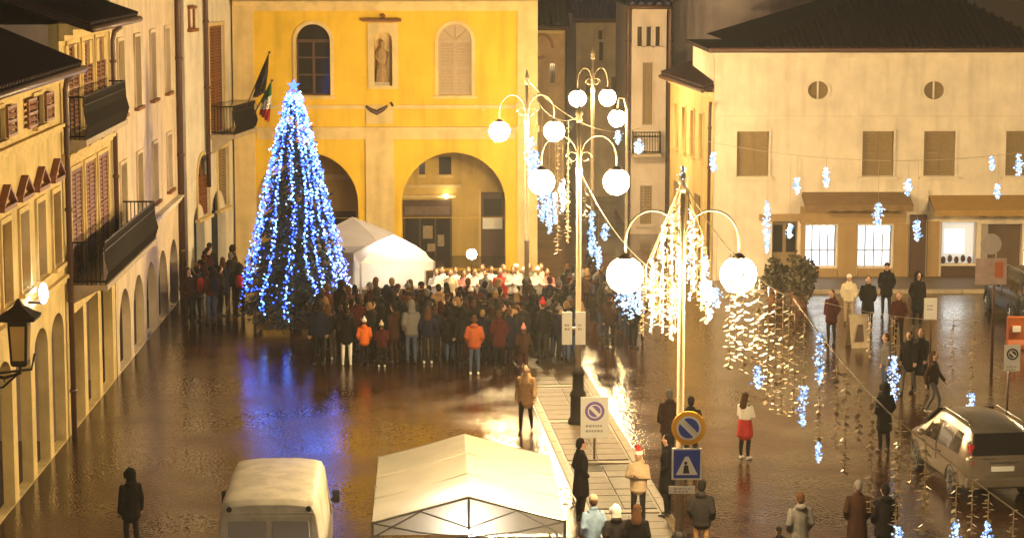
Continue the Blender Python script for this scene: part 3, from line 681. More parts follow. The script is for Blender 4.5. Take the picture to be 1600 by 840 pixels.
for i, q in enumerate(su):
    lit = (SHOPL,SHOPL,SHOPD,SHADE,SHOPL)[i]
    o = MB().box(FW,q[0]-.03,q[1]+.03,q[2]-.03,q[3]+.03,-.36,-.3).build('shop_window',lit,hw)
    if i in (0,1,4):
        f = MB(); n = 4
        for k in range(1,n): f.box(FW,q[0]+(q[1]-q[0])*k/n-.02,q[0]+(q[1]-q[0])*k/n+.02,q[2],q[3],-.298,-.24)
        f.box(FW,q[0],q[1],q[2]+.55,q[2]+.585,-.297,-.25)
        for a,bq in ((q[0],q[0]+.05),(q[1]-.05,q[1])): f.box(FW,a,bq,q[2],q[3],-.297,-.23)
        f.build('sash',mat('grey blue frame',(0.25,0.27,0.33),.5),o)
        f = MB()
        for k in range(5): f.tube([FW.P(q[0]+.1+k*(q[1]-q[0]-.2)/4,q[3]-.02,-.2),FW.P(q[0]+.1+k*(q[1]-q[0]-.2)/4+.05,q[3]-.25-.1*(k%2),-.2)],[.05,.015],5)
        f.build('icicle_lights',ICE,o)
    if i == 2:
        a,bq = FW.px(1478,408)[0],FW.px(1508,408)[0]
        MB().box(FW,a,bq,FW.px(1490,396)[1],FW.px(1490,360)[1],-.299,-.27).build('lit_panel',SHOPL,o)
        f=MB(); f.box(FW,q[0]-.02,q[0]+.05,q[2],q[3],-.298,-.1); f.box(FW,q[1]-.05,q[1]+.02,q[2],q[3],-.298,-.1); f.build('sash',GREYS,o)
        f=MB()
        for k in range(5): f.ball(FW.P(q[0]+.15+k*.24,q[2]+.12+.05*(k%2),-.2),(.09,.06,.14),5,7)
        f.build('display_goods',DBROWN,o)
    if i == 3:
        f=MB(); f.box(FW,q[0],q[0]+.3,q[2],q[3],-.298,-.2); f.build('door_leaf',GREYS,o)
dd=MB().box(FW,du[0]-.02,du[1]+.02,.12,du[3]+.02,-.36,-.3).build('door',OLIVEW,hw)
for k in (0,1): MB().box(FW,du[0]+.08+k*(du[1]-du[0])/2,du[0]+(k+1)*(du[1]-du[0])/2-.05,1.0,du[3]-.15,-.299,-.27).build('door_pane',DARKGL,dd)
pipe(FW, FW.px(1119,200)[0]-.25, .12, FW.px(1119,160)[1], hw, .06, .1)

# ================================================================== LOW WING TURNING INTO THE STREET
A = Vector((wl0,WD+.15,0)); Bq = at_y(1046,300,93.0); Bq.z = 0
FS = Frame(Bq, A-Bq); LS = (A-Bq).length
hs = thing('low_wing', 'low ochre wing with a dark lean-to roof joining the white building', 'building', tuple(A))
zs = 6.85
plate(FS, rectpoly(0,LS,-.3,zs), [rectpoly(1.2+k*1.9,1.9+k*1.9,4.2,5.9) for k in range(4)]+[rectpoly(1.0+k*2.4,2.3+k*2.4,.02,2.8) for k in range(3)], .3, 'wall', mat('warm ochre wall',(0.62,0.46,0.19),0.9,var=.15,stain=.3,scale=1.2,bump=.3,bscale=25), hs)
for k in range(4): window(FS, 1.2+k*1.9,1.9+k*1.9,4.2,5.9,hs,.1,'shutter',OLIVEW,CREAM,.08)
for k in range(3): MB().box(FS,.97+k*2.4,2.33+k*2.4,0,2.83,-.25,-.18).build('door',DBROWN,hs)
ledge(FS,0,LS,zs-.2,hs,CREAM,name='cornice',prof=((0,.1,.1),(.1,.2,.25)))
q=MB(); P=FS.P; q.hexa([P(-.2,zs+.02,.35),P(LS,zs+.02,.35),P(LS,zs+1.5,-4),P(-.2,zs+1.5,-4),P(-.2,zs+.14,.35),P(LS,zs+.14,.35),P(LS,zs+1.64,-4),P(-.2,zs+1.64,-4)]); rf=q.build('roof',ROOF,hs)
q=MB()
for i in range(28): q.tube([P(i*LS/28,zs+.16,.36),P(i*LS/28,zs+1.65,-4)],(.11,.08),6)
q.build('tile_rows',ROOF,rf)
q=MB(); q.tube([P(0,zs+.05,.42),P(LS,zs+.05,.42)],.08,8); q.build('gutter',PIPE,rf)

# ================================================================== STREET BUILDINGS BEHIND
def front_house(name,label,Y,x0,x1,ytop,wm,rows,depth=10,roofm=ROOF,rise=0,side=True,x_off=0):
    fr=Frame((0,Y,0),(1,0,0)); a,b=fr.px(x0,200)[0],fr.px(x1,200)[0]; z=fr.px((x0+x1)/2,ytop)[1]
    t=thing(name,label,'building',(a,Y,0)); hl=[]
    rr=[fr.rect(*q) for q in rows]
    plate(fr,rectpoly(a,b,-.3,z),[rectpoly(*q) for q in rr],.3,'wall',wm,t)
    m=MB(); m.box(fr,a,a+.3,-.1,z,-depth,-.301); m.box(fr,b-.3,b,-.1,z,-depth,-.301); m.build('side_wall',wm,t)
    for q in rr: window(fr,*q,t,.12,'shutter',OLIVEW,wm,.07)
    if rise: pitched(fr,a-.2,b+.2,z+.05,depth,rise,.35,t,m=roofm)
    return t,fr,a,b,z
t,fr,a,b,z = front_house('tall_tower_house','tall pinkish white house with three attic windows and a small balcony',97,986,1040,12,PINKP,[(996,1003,42,72),(1010,1017,42,72),(1024,1031,42,72),(1004,1019,98,195),(1000,1018,290,350)],10,mat('slate blue roof',(0.035,0.03,0.10),.6,var=.2,scale=6),1.2)
ledge(fr,a,b,z-.3,t,PINKP,name='cornice')
A_=fr.px(986,238); B_=fr.px(1031,238); bal=MB().box(fr,A_[0],B_[0],A_[1]-.14,A_[1],-.1,.8).build('balcony',STONE,t); railing(fr,A_[0]+.04,B_[0]-.04,A_[1],.9,.05,.75,bal)
pipe(fr,a-.15,0,z,t,.09); pipe(fr,b+.15,0,z,t,.09)
NAVY = mat('navy slate roof',(0.035,0.03,0.11),.6,var=.2,scale=6)
front_house('street_house','beige street house with a navy roof seen between lamps',112,900,984,30,mat('dusty beige plaster',(0.56,0.43,0.29),.9,var=.2,stain=.3,scale=1.2,bump=.3,bscale=25),[(935,941,48,62),(936,942,66,95),(915,922,120,150),(955,962,120,150)],10,NAVY,2.6)
front_house('brown_tower','dark brown old plaster tower rising behind the yellow building',124,852,916,-60,BRICKP,[(870,876,20,45),(893,899,70,100),(868,874,70,100)],10)
t,fr,a,b,z = front_house('side_chapel','small brown chapel front with a scrolled gable beside the yellow building',104,836,882,44,mat('chapel plaster',(0.52,0.35,0.18),.9,var=.25,stain=.3,scale=1.2,bump=.3,bscale=25),[(860,867,100,130)],6,ROOF,1.0)
q=MB(); c=fr.px(845,75); q.tube([fr.P(c[0]+.55*math.cos(i*.4)*(1-i*.03),c[1]+.7*math.sin(i*.4)*(1-i*.03),.06) for i in range(14)],.07,6); q.build('scroll',BRICKP,t)
ledge(fr,a,b,z-.25,t,CREAM,name='cornice')
front_house('far_house','hazy ochre house closing the end of the lamp lit street',140,800,1010,90,OCHRE,[(860+k*26,868+k*26,180,215) for k in range(5)]+[(860+k*26,868+k*26,120,150) for k in range(5)],10,ROOF,2)
# big blank gable wall behind the white building
fg=Frame((0,101,0),(1,0,0)); tg=thing('gable_house','huge blank grey mauve gable wall rising behind the white building','building',tuple(fg.P(fg.px(1045,200)[0],0)))
pts=[fg.px(1043,460),fg.px(1520,460),fg.px(1520,-60),fg.px(1200,-60),fg.px(1046,8)]
plate(fg,[(pts[0][0],-.2),(pts[1][0],-.2)]+pts[2:],[],.4,'wall',MAUVE,tg)
q=MB(); e=[fg.P(*fg.px(1040,2),.3),fg.P(*fg.px(1200,-70),.3)]
for k in (0,): q.hexa([e[0],e[1],e[1]+Vector((0,9,0)),e[0]+Vector((0,9,0)),e[0]+Vector((0,0,.15)),e[1]+Vector((0,0,.15)),e[1]+Vector((0,9,.15)),e[0]+Vector((0,9,.15))])
q.build('roof',NAVY,tg); pipe(fg,pts[0][0]-.05,4,pts[4][1]-.2,tg,.1)
# ================================================================== STREET LAMPS
def lamp_post(label, foot, half, lz, top, rot=0.0, group='double armed street lamps along the walkway', r=.33, glass=LAMP):
    t = thing('street_lamp', label, 'street lamp', (foot.x, foot.y, 0), rot, group)
    m = MB(); m.lathe([(.26,0),(.26,.12),(.2,.2),(.19,.7),(.21,.74),(.21,.8),(.15,.9),(.14,1.25),(.17,1.3),(.15,1.38),(.08,1.5)], sides=12); local_build(m,'base',IRON,t,True)
    m = MB(); m.lathe([(.08,1.45),(.075,2.6),(.095,2.62),(.095,2.7),(.07,2.75),(.06,lz+.2),(.085,lz+.24),(.085,lz+.34),(.05,lz+.4),(.045,top-.15)], sides=12); local_build(m,'pole',POSTM,t,True)
    m = MB(); m.lathe([(.045,top-.16),(.09,top-.1),(.06,top-.02),(.1,top+.05),(.06,top+.14),(.012,top+.32)], sides=10); local_build(m,'finial',POSTM,t,True)
    for s in (-1,1):
        m = MB(); pts=[(s*.04,0,lz+.28)]
        for i in range(11):
            a=math.pi*(1-i/10); pts.append((s*(half/2+.04+half/2*math.cos(a)*1.0),0,lz+.62+ .55*math.sin(a)))
        pts += [(s*(half+.04),0,lz+.42),(s*(half+.04),0,lz+r*.9)]
        m.tube(pts,.02,6); c=[]
        for i in range(12): c.append((s*(.16+.16*math.cos(i*.55)*(1-i*.05)),0,lz+.62+.16*math.sin(i*.55)*(1-i*.05)))
        m.tube(c,.016,5); local_build(m,'arm',POSTM,t,True)
        h = MB(); h.lathe([(.025,r*1.2),(.07,r*1.14),(.12,r*.97),(.14,r*.9)],(s*(half+.04),0,lz),12); local_build(h,'lamp_cap',IRON,t,True)
        g = MB(); g.ball((s*(half+.04),0,lz),(r,r,r),8,12); local_build(g,'globe',glass,t,True)
    return t
LZ, LT = 6.2, 7.85
lampA = lamp_post('double armed street lamp carrying round and triangular road signs, lights clustered round its top', PA, .98, LZ, LT)
lampB = lamp_post('double armed street lamp with two white notice panels on its pole', PB, .90, LZ, LT)
lampC = lamp_post('double armed street lamp standing inside the crowd before the yellow building', PC, .84, LZ, LT)
pd = at_y(926,158,89.5); pd.z = 0
lampD = lamp_post('double armed street lamp at the mouth of the narrow street', pd, .62, 6.25, 7.9, R(25), glass=LAMPF)
for x,y,rt in ((-5.5,17.0,.1),(11.5,24.0,-.05),(21.5,67.0,.0)):   # out-of-view lamps added where camera-facing walls and the right facade show light
    lamp_post(('double armed street lamp on the near side of the square' if y<50 else 'double armed street lamp beyond the orange barrier and dark car'), Vector((x,y,0)), .95, LZ, LT, rt, 'street lamps on the near side', glass=(LAMPF if y<50 else LAMP))
# single lamp on a wall bracket of the tower house
wlp = thing('wall_lamp','bracket lamp with one warm globe hung before the tall pinkish house','wall lamp',tuple(at_y(964,185,80.5)))
L0 = wlp.location.copy(); fo = at_y(975,300,80.7); fo.z = 0
m=MB(); m.tube([Vector((L0.x+.35,L0.y,0)),Vector((L0.x+.35,L0.y,L0.z+.3)),Vector((L0.x+.25,L0.y,L0.z+.7)),Vector((L0.x+.05,L0.y,L0.z+.72)),L0+Vector((0,0,.3))],[.07,.05,.04,.03,.03],8); m.build('pole',POSTM,wlp,True)
m=MB(); m.ball(L0,.3,8,12); m.build('globe',LAMPF,wlp,True)
m=MB(); m.lathe([(.03,.32),(.12,.28),(.18,.18)],L0,12); m.build('lamp_cap',IRON,wlp,True)
wlp['label']='single armed street lamp with one warm globe near the tall pinkish house'; wlp['category']='street lamp'; wlp.name='single_arm_lamp'
# white floodlight on the nearest house
fl = FL.P(*FL.px(68,458,.35),.35); ft = thing('floodlight','cold white floodlight glaring on the straw house front','floodlight',tuple(FL.P(*FL.px(68,458,.35),0)))
m=MB(); m.ball(fl,(.10,.16,.24),6,10); m.build('bulb',mat('floodlight glass',(0.8,0.8,0.8),.4,emit=(0.90,0.95,1.0),strength=40),ft,True)
m=MB(); m.tube([FL.P(*FL.px(68,458,.35),-.02)-Vector((0,0,.2)),fl-Vector((0,0,.22))],.03,6); m.build('bracket',IRON,ft)
# wrought iron lantern bracket
lb = thing('iron_lantern','black wrought iron lantern on a bracket of the straw house','lantern',tuple(FL.P(*FL.px(22,590),0)))
c = at_y(22,530,47.1); c.x = LX+.62
def lq(z): return (c.x,c.y,c.z+z)
m=MB(); m.rings([[(c.x+a*r,c.y+b*r,c.z+z) for a,b in ((1,1),(-1,1),(-1,-1),(1,-1))] for r,z in ((.13,-.55),(.17,-.5),(.2,.38),(.38,.42),(.4,.5),(.3,.55),(.1,.7),(.02,.85))]); m.build('lantern_body',IRON,lb)
for a,b in ((1,0),(-1,0),(0,1),(0,-1)):
    m=MB(); s=.02
    q=[(c.x+(a*.165 if a else k*.12),c.y+(b*.165 if b else k*.12),c.z-.42) for k in (-1,1)]+[(c.x+(a*.205 if a else k*.15),c.y+(b*.205 if b else k*.15),c.z+.3) for k in (1,-1)]
    n=Vector((a,b,0))*.012; m.hexa([Vector(p) for p in q]+[Vector(p)+n for p in q]); m.build('glass',mat('amber old glass',(0.35,0.24,0.1),.25),lb)
m=MB(); m.tube([(LX-.05,c.y,c.z-.75),(LX+.3,c.y,c.z-.8),(c.x,c.y,c.z-.7),(c.x,c.y,c.z-.5)],.035,6); m.tube([(LX-.02,c.y,c.z-1.05),(LX+.25,c.y,c.z-1.0),(c.x-.05,c.y,c.z-.72)],.025,6)
m.tube([(LX+.18+.12*math.cos(i*.6),c.y,c.z-.9+.12*math.sin(i*.6)) for i in range(10)],.015,5); m.tube([(LX-.02,c.y+.2,c.z-.76),(c.x+.1,c.y+.7,c.z-.75),(c.x+.1,c.y+1.1,c.z-.5)],.03,6); m.build('bracket',IRON,lb)

# ================================================================== CHRISTMAS TREE
tp = ground(464,513); TX,TY = tp.x,tp.y
TH = at_y(466,140,TY).z; TR = 1.72; TB = .75
tree = thing('christmas_tree','tall conical fir wrapped in blue fairy lights behind a low wooden box','tree',(TX,TY,0))
m=MB(); m.tube([(TX,TY,0),(TX+.02,TY,2),(TX,TY,TH-.2)],[.17,.13,.02],9); m.build('trunk',mat('fir bark',(0.07,0.04,0.025),.9,var=.3,scale=14),tree)
NEED = mat('dark fir needles',(0.016,0.034,0.018),.7,var=.4,scale=6)
m=MB(); rnd=random.Random(4)
def crown_r(z): 
    k=(TH-z)/(TH-TB); return TR*(.06+.94*k**.92)
n=0
for i in range(520):
    k=rnd.random()**.62; z=TH-.15-(TH-TB-.15)*k; r=crown_r(z)*rnd.uniform(.8,1.18); a=rnd.uniform(0,2*math.pi)
    A=Vector((TX+.05*math.cos(a),TY+.05*math.sin(a),z+.12*r)); B=Vector((TX+r*math.cos(a),TY+r*math.sin(a),z-.22*r)); d=(B-A)
    up=Vector((0,0,1)); sd_=d.cross(up).normalized()
    m.tube([A,B],[.018,.006],3,cap=False)
    ns=int(8+13*r)
    for j in range(ns):
        s=rnd.uniform(.22,1.04); p=A+d*s; sg=rnd.choice((-1,1)); l=rnd.uniform(.14,.30)*(1.15-.35*s); 
        q=p+sd_*(sg*l*rnd.uniform(.5,1))+d.normalized()*(l*rnd.uniform(.3,.9))+Vector((0,0,rnd.uniform(-.16,.08)))
        w_=(q-p).cross(Vector((rnd.uniform(-1,1),rnd.uniform(-1,1),rnd.uniform(-1,1)))).normalized()*rnd.uniform(.02,.045)
        m.quad([p,(p+q)/2+w_,q,(p+q)/2-w_])
tag(m.build('crown',NEED,tree),kind='stuff')
# vertical light strands: (azimuth from the camera side in degrees, foot height, width)
strands=[(-84,1.5,.12),(-62,1.3,.11),(-31,.75,.08),(-2,.55,.11),(21,1.3,.07),(33,1.0,.08),(50,1.1,.10),(66,.85,.11),(84,1.1,.12),(105,1.6,.1),(125,1.6,.1),(160,1.6,.1),(200,1.6,.1),(235,1.6,.1)]
for k,(az,zb,wd) in enumerate(strands):
    a=R(-90+az); mb=MB(); rn=random.Random(50+k); curl=.45 if k in (2,4) else 0
    N_=185 if abs(az)<100 else 60
    for i in range(N_):
        s=i/(N_-1); z=TH-.1-(TH-.1-zb)*s; rr=crown_r(z)*1.04+.04
        aa=a+.07*math.sin(s*9+k)*(.4+s)+ (curl*(s-.9)*8*.25 if s>.9 else 0)
        off=Vector((rn.gauss(0,wd*.48),rn.gauss(0,wd*.48),rn.gauss(0,.04)))*(.55+.6*s)
        p=Vector((TX+rr*math.cos(aa),TY+rr*math.sin(aa),z))+off
        mb.octa(p,rn.uniform(.024,.040),1 if rn.random()<.36*(1.35-.55*s) else 0)
    tag(mb.build('light_strand',[TREEB,TREEW],tree),kind='stuff')
mb=MB(); rn=random.Random(77)
for i in range(520):      # scattered bulbs, densest toward the top
    s=rn.random()**1.15; z=TH-.1-(TH-TB-.1)*s; a=rn.choice((rn.uniform(-math.pi,0),-.35+rn.gauss(0,.35),-2.8+rn.gauss(0,.35))); rr=crown_r(z)*rn.uniform(.95,1.13)
    mb.octa((TX+rr*math.cos(a),TY+rr*math.sin(a),z),rn.uniform(.018,.036),1 if rn.random()<.15 else 0)
tag(mb.build('light_net',[TREEB,TREEW],tree),kind='stuff')
m=MB(); sc=Vector((TX,TY-.02,TH+.12)); pts=[]
for i in range(10):
    rr=.2 if i%2==0 else .09; pts.append((math.pi/2+i*math.pi/5,rr))
m.rings([[sc+Vector((r*math.cos(a),w_,r*math.sin(a))) for a,r in pts] for w_ in (-.05,.05)]); m.build('star',TREEB,tree)
# low wooden enclosure round the tree foot
en=thing('wooden_enclosure','low plank enclosure round the foot of the blue lit fir','enclosure',(TX,TY,0))
PLANK=mat('pale weathered plank',(0.20,0.135,0.075),.8,var=.3,scale=6,bump=.3,bscale=30)
for s,(ax,ay,bx_,by_) in enumerate(((-1.25,-.95,1.05,-.95),(1.05,-.95,1.05,1.1),(-1.25,1.1,-1.25,-.95))):
    for k in range(2):
        z0=.12+k*.3
        for j in range(2):
            f0,f1=j/2,(j+1)/2-.02; p=Vector((TX+ax+(bx_-ax)*f0,TY+ay+(by_-ay)*f0,0)); q=Vector((TX+ax+(bx_-ax)*f1,TY+ay+(by_-ay)*f1,0)); d=(q-p).normalized(); nn=Vector((d.y,-d.x,0))*.02
            mm=MB(); mm.hexa([p+nn+Vector((0,0,z0)),q+nn+Vector((0,0,z0)),q-nn+Vector((0,0,z0)),p-nn+Vector((0,0,z0)),p+nn+Vector((0,0,z0+.28)),q+nn+Vector((0,0,z0+.28)),q-nn+Vector((0,0,z0+.28)),p-nn+Vector((0,0,z0+.28))]); mm.build('plank',PLANK,en)
for x,y in ((-1.25,-.95),(-.1,-.95),(1.05,-.95),(1.05,1.1),(-1.25,1.1)): MB().bx(TX+x-.05,TX+x+.05,TY+y-.02,TY+y+.08,0,.85).build('post',DBROWN,en)

# ================================================================== TENTS
def gable_tent(t, w, l, eave, ridge, rz):
    """ridge along local y, gables at both ends, scissor frame"""
    h=w/2
    for s in (-1,1):
        m=MB(); n=18; k=6; top=[];bot=[]
        for i in range(n+1):
            row=[]
            for j in range(k+1):
                v=j/k; sag=-.035*math.sin(math.pi*v)*(.3+.7*math.sin(math.pi*i/n*3)**2)
                row.append(Vector((s*h*v,-l/2+l*i/n,ridge+(eave-ridge)*v+sag)))
            top.append(row)
        for i in range(n):
            for j in range(k): m.quad([top[i][j],top[i+1][j],top[i+1][j+1],top[i][j+1]])
        o=local_build(m,'roof_panel',CANVAS,t,True)
        m=MB()
        for i in range(12):
            y0_=-l/2+l*i/12; y1_=-l/2+l*(i+1)/12; m.quad([(s*(h+.004),y0_,eave),(s*(h+.004),y1_,eave),(s*(h+.02+.01*(i%2)),y1_,eave-.24),(s*(h+.02+.01*(i%2)),y0_,eave-.24)])
        o=local_build(m,'valance',CANVAS,t)
    for yy in (l/2-.01,-l/2+.045):                # gable cloths with a hanging edge
        m=MB(); m.quad([(-h,yy,eave),(h,yy,eave),(0,yy,ridge-.02)]); m.quad([(-h,yy,eave-.24),(h,yy,eave-.24),(h,yy,eave),(-h,yy,eave)]); local_build(m,'gable_cloth',CANVAS,t)
    seam=MB()
    for yy in (-l/2+l*.33,-l/2+l*.66):
        seam=MB()
        for s in (-1,1): seam.tube([(0,yy,ridge+.012),(s*h*.5,yy,(ridge+eave)/2-.03),(s*h,yy,eave+.012)],.012,5)
        local_build(seam,'seam',mat('canvas seam',(0.62,0.56,0.45),.8),t)
    pass
    for s in (-1,1):
        for yy in (-l/2,0,l/2):
            m=MB(); m.bx(s*h-.025,s*h+.025,yy-.025,yy+.025,0,eave+.02); m.bx(s*h-.06,s*h+.06,yy-.06,yy+.06,0,.015); local_build(m,'leg',GALV,t)
    for yy in (-l/2+.02,l/2-.04):
        m=MB(); m.tube([(-h,yy,eave-.02),(0,yy,ridge-.03),(h,yy,eave-.02)],.022,6)
        m.tube([(0,yy,ridge-.03),(0,yy,eave-.15)],.022,6)
        m.tube([(-h,yy,eave-.28),(-h/2,yy,eave+.18),(0,yy,eave-.12)],.014,5); m.tube([(-h,yy,eave-.02),(-h/2,yy,eave-.2),(0,yy,eave-.28)],.014,5)
        m.tube([(h,yy,eave-.28),(h/2,yy,eave+.18),(0,yy,eave-.12)],.014,5); m.tube([(h,yy,eave-.02),(h/2,yy,eave-.2),(0,yy,eave-.28)],.014,5)
        m.tube([(-h,yy,eave-.3),(h,yy,eave-.3)],.018,6); local_build(m,'gable_frame',GALV,t)
TE,TRG=2.15,2.60
fL=ground(583,814,TE); fR=ground(882,814,TE); bL=ground(591,712,TE); bR=ground(860,712,TE)
cF=(fL+fR)/2; cB=(bL+bR)/2; dv=(cB-cF); wT=((fR-fL).length+(bR-bL).length)/2
tent=thing('market_tent','large white gabled market tent with steel scissor frame beside the walkway','tent',tuple(((cF+cB)/2).to_2d().to_3d()),-math.atan2(dv.x,dv.y))
gable_tent(tent,wT,dv.length,TE,TRG,0)
m=MB(); m.tube([(0,-dv.length/2+.5,TRG-.3),(0,-dv.length/2+.5,TE-.03)],.01,4); local_build(m,'lamp_wire',IRON,tent)
m=MB(); m.ball((0,-dv.length/2+.5,TE-.15),(.12,.12,.12),6,8); local_build(m,'hanging_lamp',TENTL,tent,True)
tb=thing('trestle_table','white covered trestle table under the large market tent','table',tuple(tent.location),tent.rotation_euler.z)
m=MB(); m.bx(-1.1,1.1,-.9,-.2,.72,.76); local_build(m,'table_top',PLANK,tb)
m=MB(); m.bx(-1.13,1.13,-.93,-.17,.2,.768); local_build(m,'cloth',CANVAS,tb)
for x in (-1,1):
    for y in (-.85,-.25): local_build(MB().bx(x-.03,x+.03,y-.03,y+.03,0,.72),'leg',GALV,tb)
rn=random.Random(9)
for k in range(7):
    cn,c_=[('red',(0.4,.05,.04)),('blue',(.1,.1,.3)),('tan',(.5,.4,.2)),('white',(.6,.58,.5)),('green',(.05,.2,.06)),('black',(.02,.02,.02)),('pink',(.5,.2,.25))][k]
    w_,d_,h_=rn.uniform(.14,.26),rn.uniform(.12,.2),rn.uniform(.1,.22); x=-.95+k*.3
    bxm=MB(); bxm.bx(-w_/2,w_/2,-d_/2,d_/2,0,h_); bxm.bx(-w_/2-.005,w_/2+.005,-d_/2-.005,d_/2+.005,h_*.8,h_+.006)
    pp=tent.matrix_basis@Vector((x,-.55,.77)); o=bxm.mesh('goods_box',mat('goods %d'%k,c_,.6))
    ob=bpy.data.objects.new('goods_box',o); COL.objects.link(ob); ob.location=pp
    tag(ob,'small '+cn+' lidded box on the table under the market tent','box','boxes on the trestle table')
# pyramid stall tent, lit from inside
def pyramid_tent(name,label,x,y,hw,eave,peak,rz,canvas,lit):
    t=thing(name,label,'tent',(x,y,0),rz)
    m=MB(); n=8
    rim=[]
    for sgn in range(4):
        a=[(-hw,-hw),(hw,-hw),(hw,hw),(-hw,hw)][sgn]; b=[(-hw,-hw),(hw,-hw),(hw,hw),(-hw,hw)][(sgn+1)%4]
        for i in range(n):
            s0,s1=i/n,(i+1)/n; rows=[]
            for v in (0,.3,.6,.85,1):
                k=1-v; z=eave+(peak-eave)*(v**.85); 
                rows.append([Vector((a[0]+(b[0]-a[0])*s,a[1]+(b[1]-a[1])*s,0))*k+Vector((0,0,z-.06*math.sin(math.pi*s)*k)) for s in (s0,s1)])
            for r in range(4): m.quad([rows[r][0],rows[r][1],rows[r+1][1],rows[r+1][0]])
    o=local_build(m,'roof',canvas,t,False)
    m=MB()
    for sgn in range(4):
        a=[(-hw,-hw),(hw,-hw),(hw,hw),(-hw,hw)][sgn]; b=[(-hw,-hw),(hw,-hw),(hw,hw),(-hw,hw)][(sgn+1)%4]
        for i in range(8):
            s0,s1=i/8,(i+1)/8; p=[Vector((a[0]+(b[0]-a[0])*s,a[1]+(b[1]-a[1])*s,eave))*1.0 for s in (s0,s1)]
            m.quad([p[0]+Vector((0,0,.01-.06*math.sin(math.pi*s0))),p[1]+Vector((0,0,.01-.06*math.sin(math.pi*s1))),p[1]-Vector((0,0,.26)),p[0]-Vector((0,0,.26+.03*(i%2)))])
    local_build(m,'valance',canvas,t)
    for a,b in ((-1,-1),(1,-1),(1,1),(-1,1)): local_build(MB().bx(a*hw-.03,a*hw+.03,b*hw-.03,b*hw+.03,0,eave),'leg',GALV,t)
    m=MB(); m.quad([(-hw+.03,hw-.02,0),(hw-.03,hw-.02,0),(hw-.03,hw-.02,eave),(-hw+.03,hw-.02,eave)]); local_build(m,'back_wall',canvas,t)
    if lit:
        m=MB(); m.bx(-.5,.5,-.05,.05,eave+.02,eave+.08); local_build(m,'strip_lamp',mat('stall strip lamp',(.9,.9,.9),.4,emit=(1,.93,.82),strength=170),t)
    return t
q=ground(612,405,2.05); sx_,sy_=-2.25,75.2
stall=pyramid_tent('stall_tent','brightly lit white pyramid stall tent behind the crowd',sx_,sy_,1.2,1.95,2.7,R(8),CANVAS,True)
stall2=pyramid_tent('grey_tent','small unlit grey tent roof tucked between fir and lit stall',-3.75,78.6,1.3,2.1,2.9,R(-10),canvas('grey canvas',(0.40,0.38,0.42),.25),False)
ct=thing('stall_counter','wooden counter inside the lit stall tent','counter',(sx_,sy_-.9,0),R(8))
for k in range(8): local_build(MB().bx(-1.1+k*.275,-.832+k*.275,-.03,.03,.05,1.0),'board',PLANK,ct)
local_build(MB().bx(-1.15,1.15,-.1,.45,1.0,1.05),'counter_top',PLANK,ct)
# stage light on a stand among the performers
sl=at_y(737,397,78.0); sp=thing('stage_light','round white stage light on a thin stand behind the performers','stage light',(sl.x,sl.y,0))
m=MB(); m.tube([(sl.x,sl.y,.5),(sl.x,sl.y,sl.z-.1)],.025,6)
for k in range(3): m.tube([(sl.x,sl.y,.55),(sl.x+.4*math.cos(k*2.1),sl.y+.4*math.sin(k*2.1),.01)],.018,5)
m.build('stand',IRON,sp)
m=MB(); m.ball(sl,.17,8,12); m.build('lamp_head',mat('stage lamp glass',(.9,.9,.9),.4,emit=(1,.97,.92),strength=110),sp,True)
# ================================================================== VEHICLES
RUBBER=mat('tyre rubber',(0.02,0.02,0.02),.8); RIM=mat('alloy rim',(0.4,0.4,0.4),.3,metal=.9)
REDL=mat('red tail lamp',(0.35,0.015,0.01),.2); CLEARL=mat('headlamp glass',(0.6,0.6,0.6),.1); PLATE=mat('number plate',(0.75,0.75,0.72),.5)
TRIM=mat('black plastic trim',(0.02,0.02,0.02),.6)
class Car:
    """lofted body: sections (y, z_bottom, half_bottom, z_belt, half_belt, z_top, half_top)"""
    def __init__(s, secs): s.secs = secs
    def sec(s, y):
        S=s.secs
        if y<=S[0][0]: return S[0]
        for a,b in zip(S,S[1:]):
            if y<=b[0]:
                k=(y-a[0])/(b[0]-a[0]); return tuple(p+(q-p)*k for p,q in zip(a,b))
        return S[-1]
    def ring(s, q):
        y,zb,wb,ze,we,zt,wt=q; r=min(.16,(zt-ze)*.35)
        h=[(wb*.9,zb),(wb,zb+.1),(we+.01,(zb+ze)/2+.05),(we,ze),(wt+(we-wt)*.35,ze+(zt-ze)*.6),(wt,zt-r),(wt-r*.35,zt-r*.3),(wt-r*1.1,zt-.01),(wt*.4,zt+.025)]
        return [(x,y,z) for x,z in h]+[(-x,y,z) for x,z in reversed(h)]
    def body(s, m): m.rings([s.ring(q) for q in s.secs]); return m
    def side(s, sg, y, t, out=.0):
        """point on the side glass band: t=0 belt, t=1 under the roof"""
        _,zb,wb,ze,we,zt,wt=s.sec(y); r=min(.16,(zt-ze)*.35); z=ze+(zt-r-ze)*t
        f1=(ze+(zt-ze)*.6); 
        if z<f1: x=we+((wt+(we-wt)*.35)-we)*(z-ze)/(f1-ze)
        else: x=(wt+(we-wt)*.35)+(wt-(wt+(we-wt)*.35))*(z-f1)/(zt-r-f1)
        return Vector((sg*(x+out),y,z))
    def glass(s, sg, y0,y1,t0=.06,t1=.96,y0t=None,y1t=None,th=.012):
        m=MB(); y0t=y0 if y0t is None else y0t; y1t=y1 if y1t is None else y1t; n=4
        rows=[]
        for j in range(n+1):
            k=j/n; t=t0+(t1-t0)*k; rows.append([s.side(sg,y0+(y0t-y0)*k,t,th),s.side(sg,y1+(y1t-y1)*k,t,th)])
        for j in range(n): m.quad([rows[j][0],rows[j][1],rows[j+1][1],rows[j+1][0]])
        return m
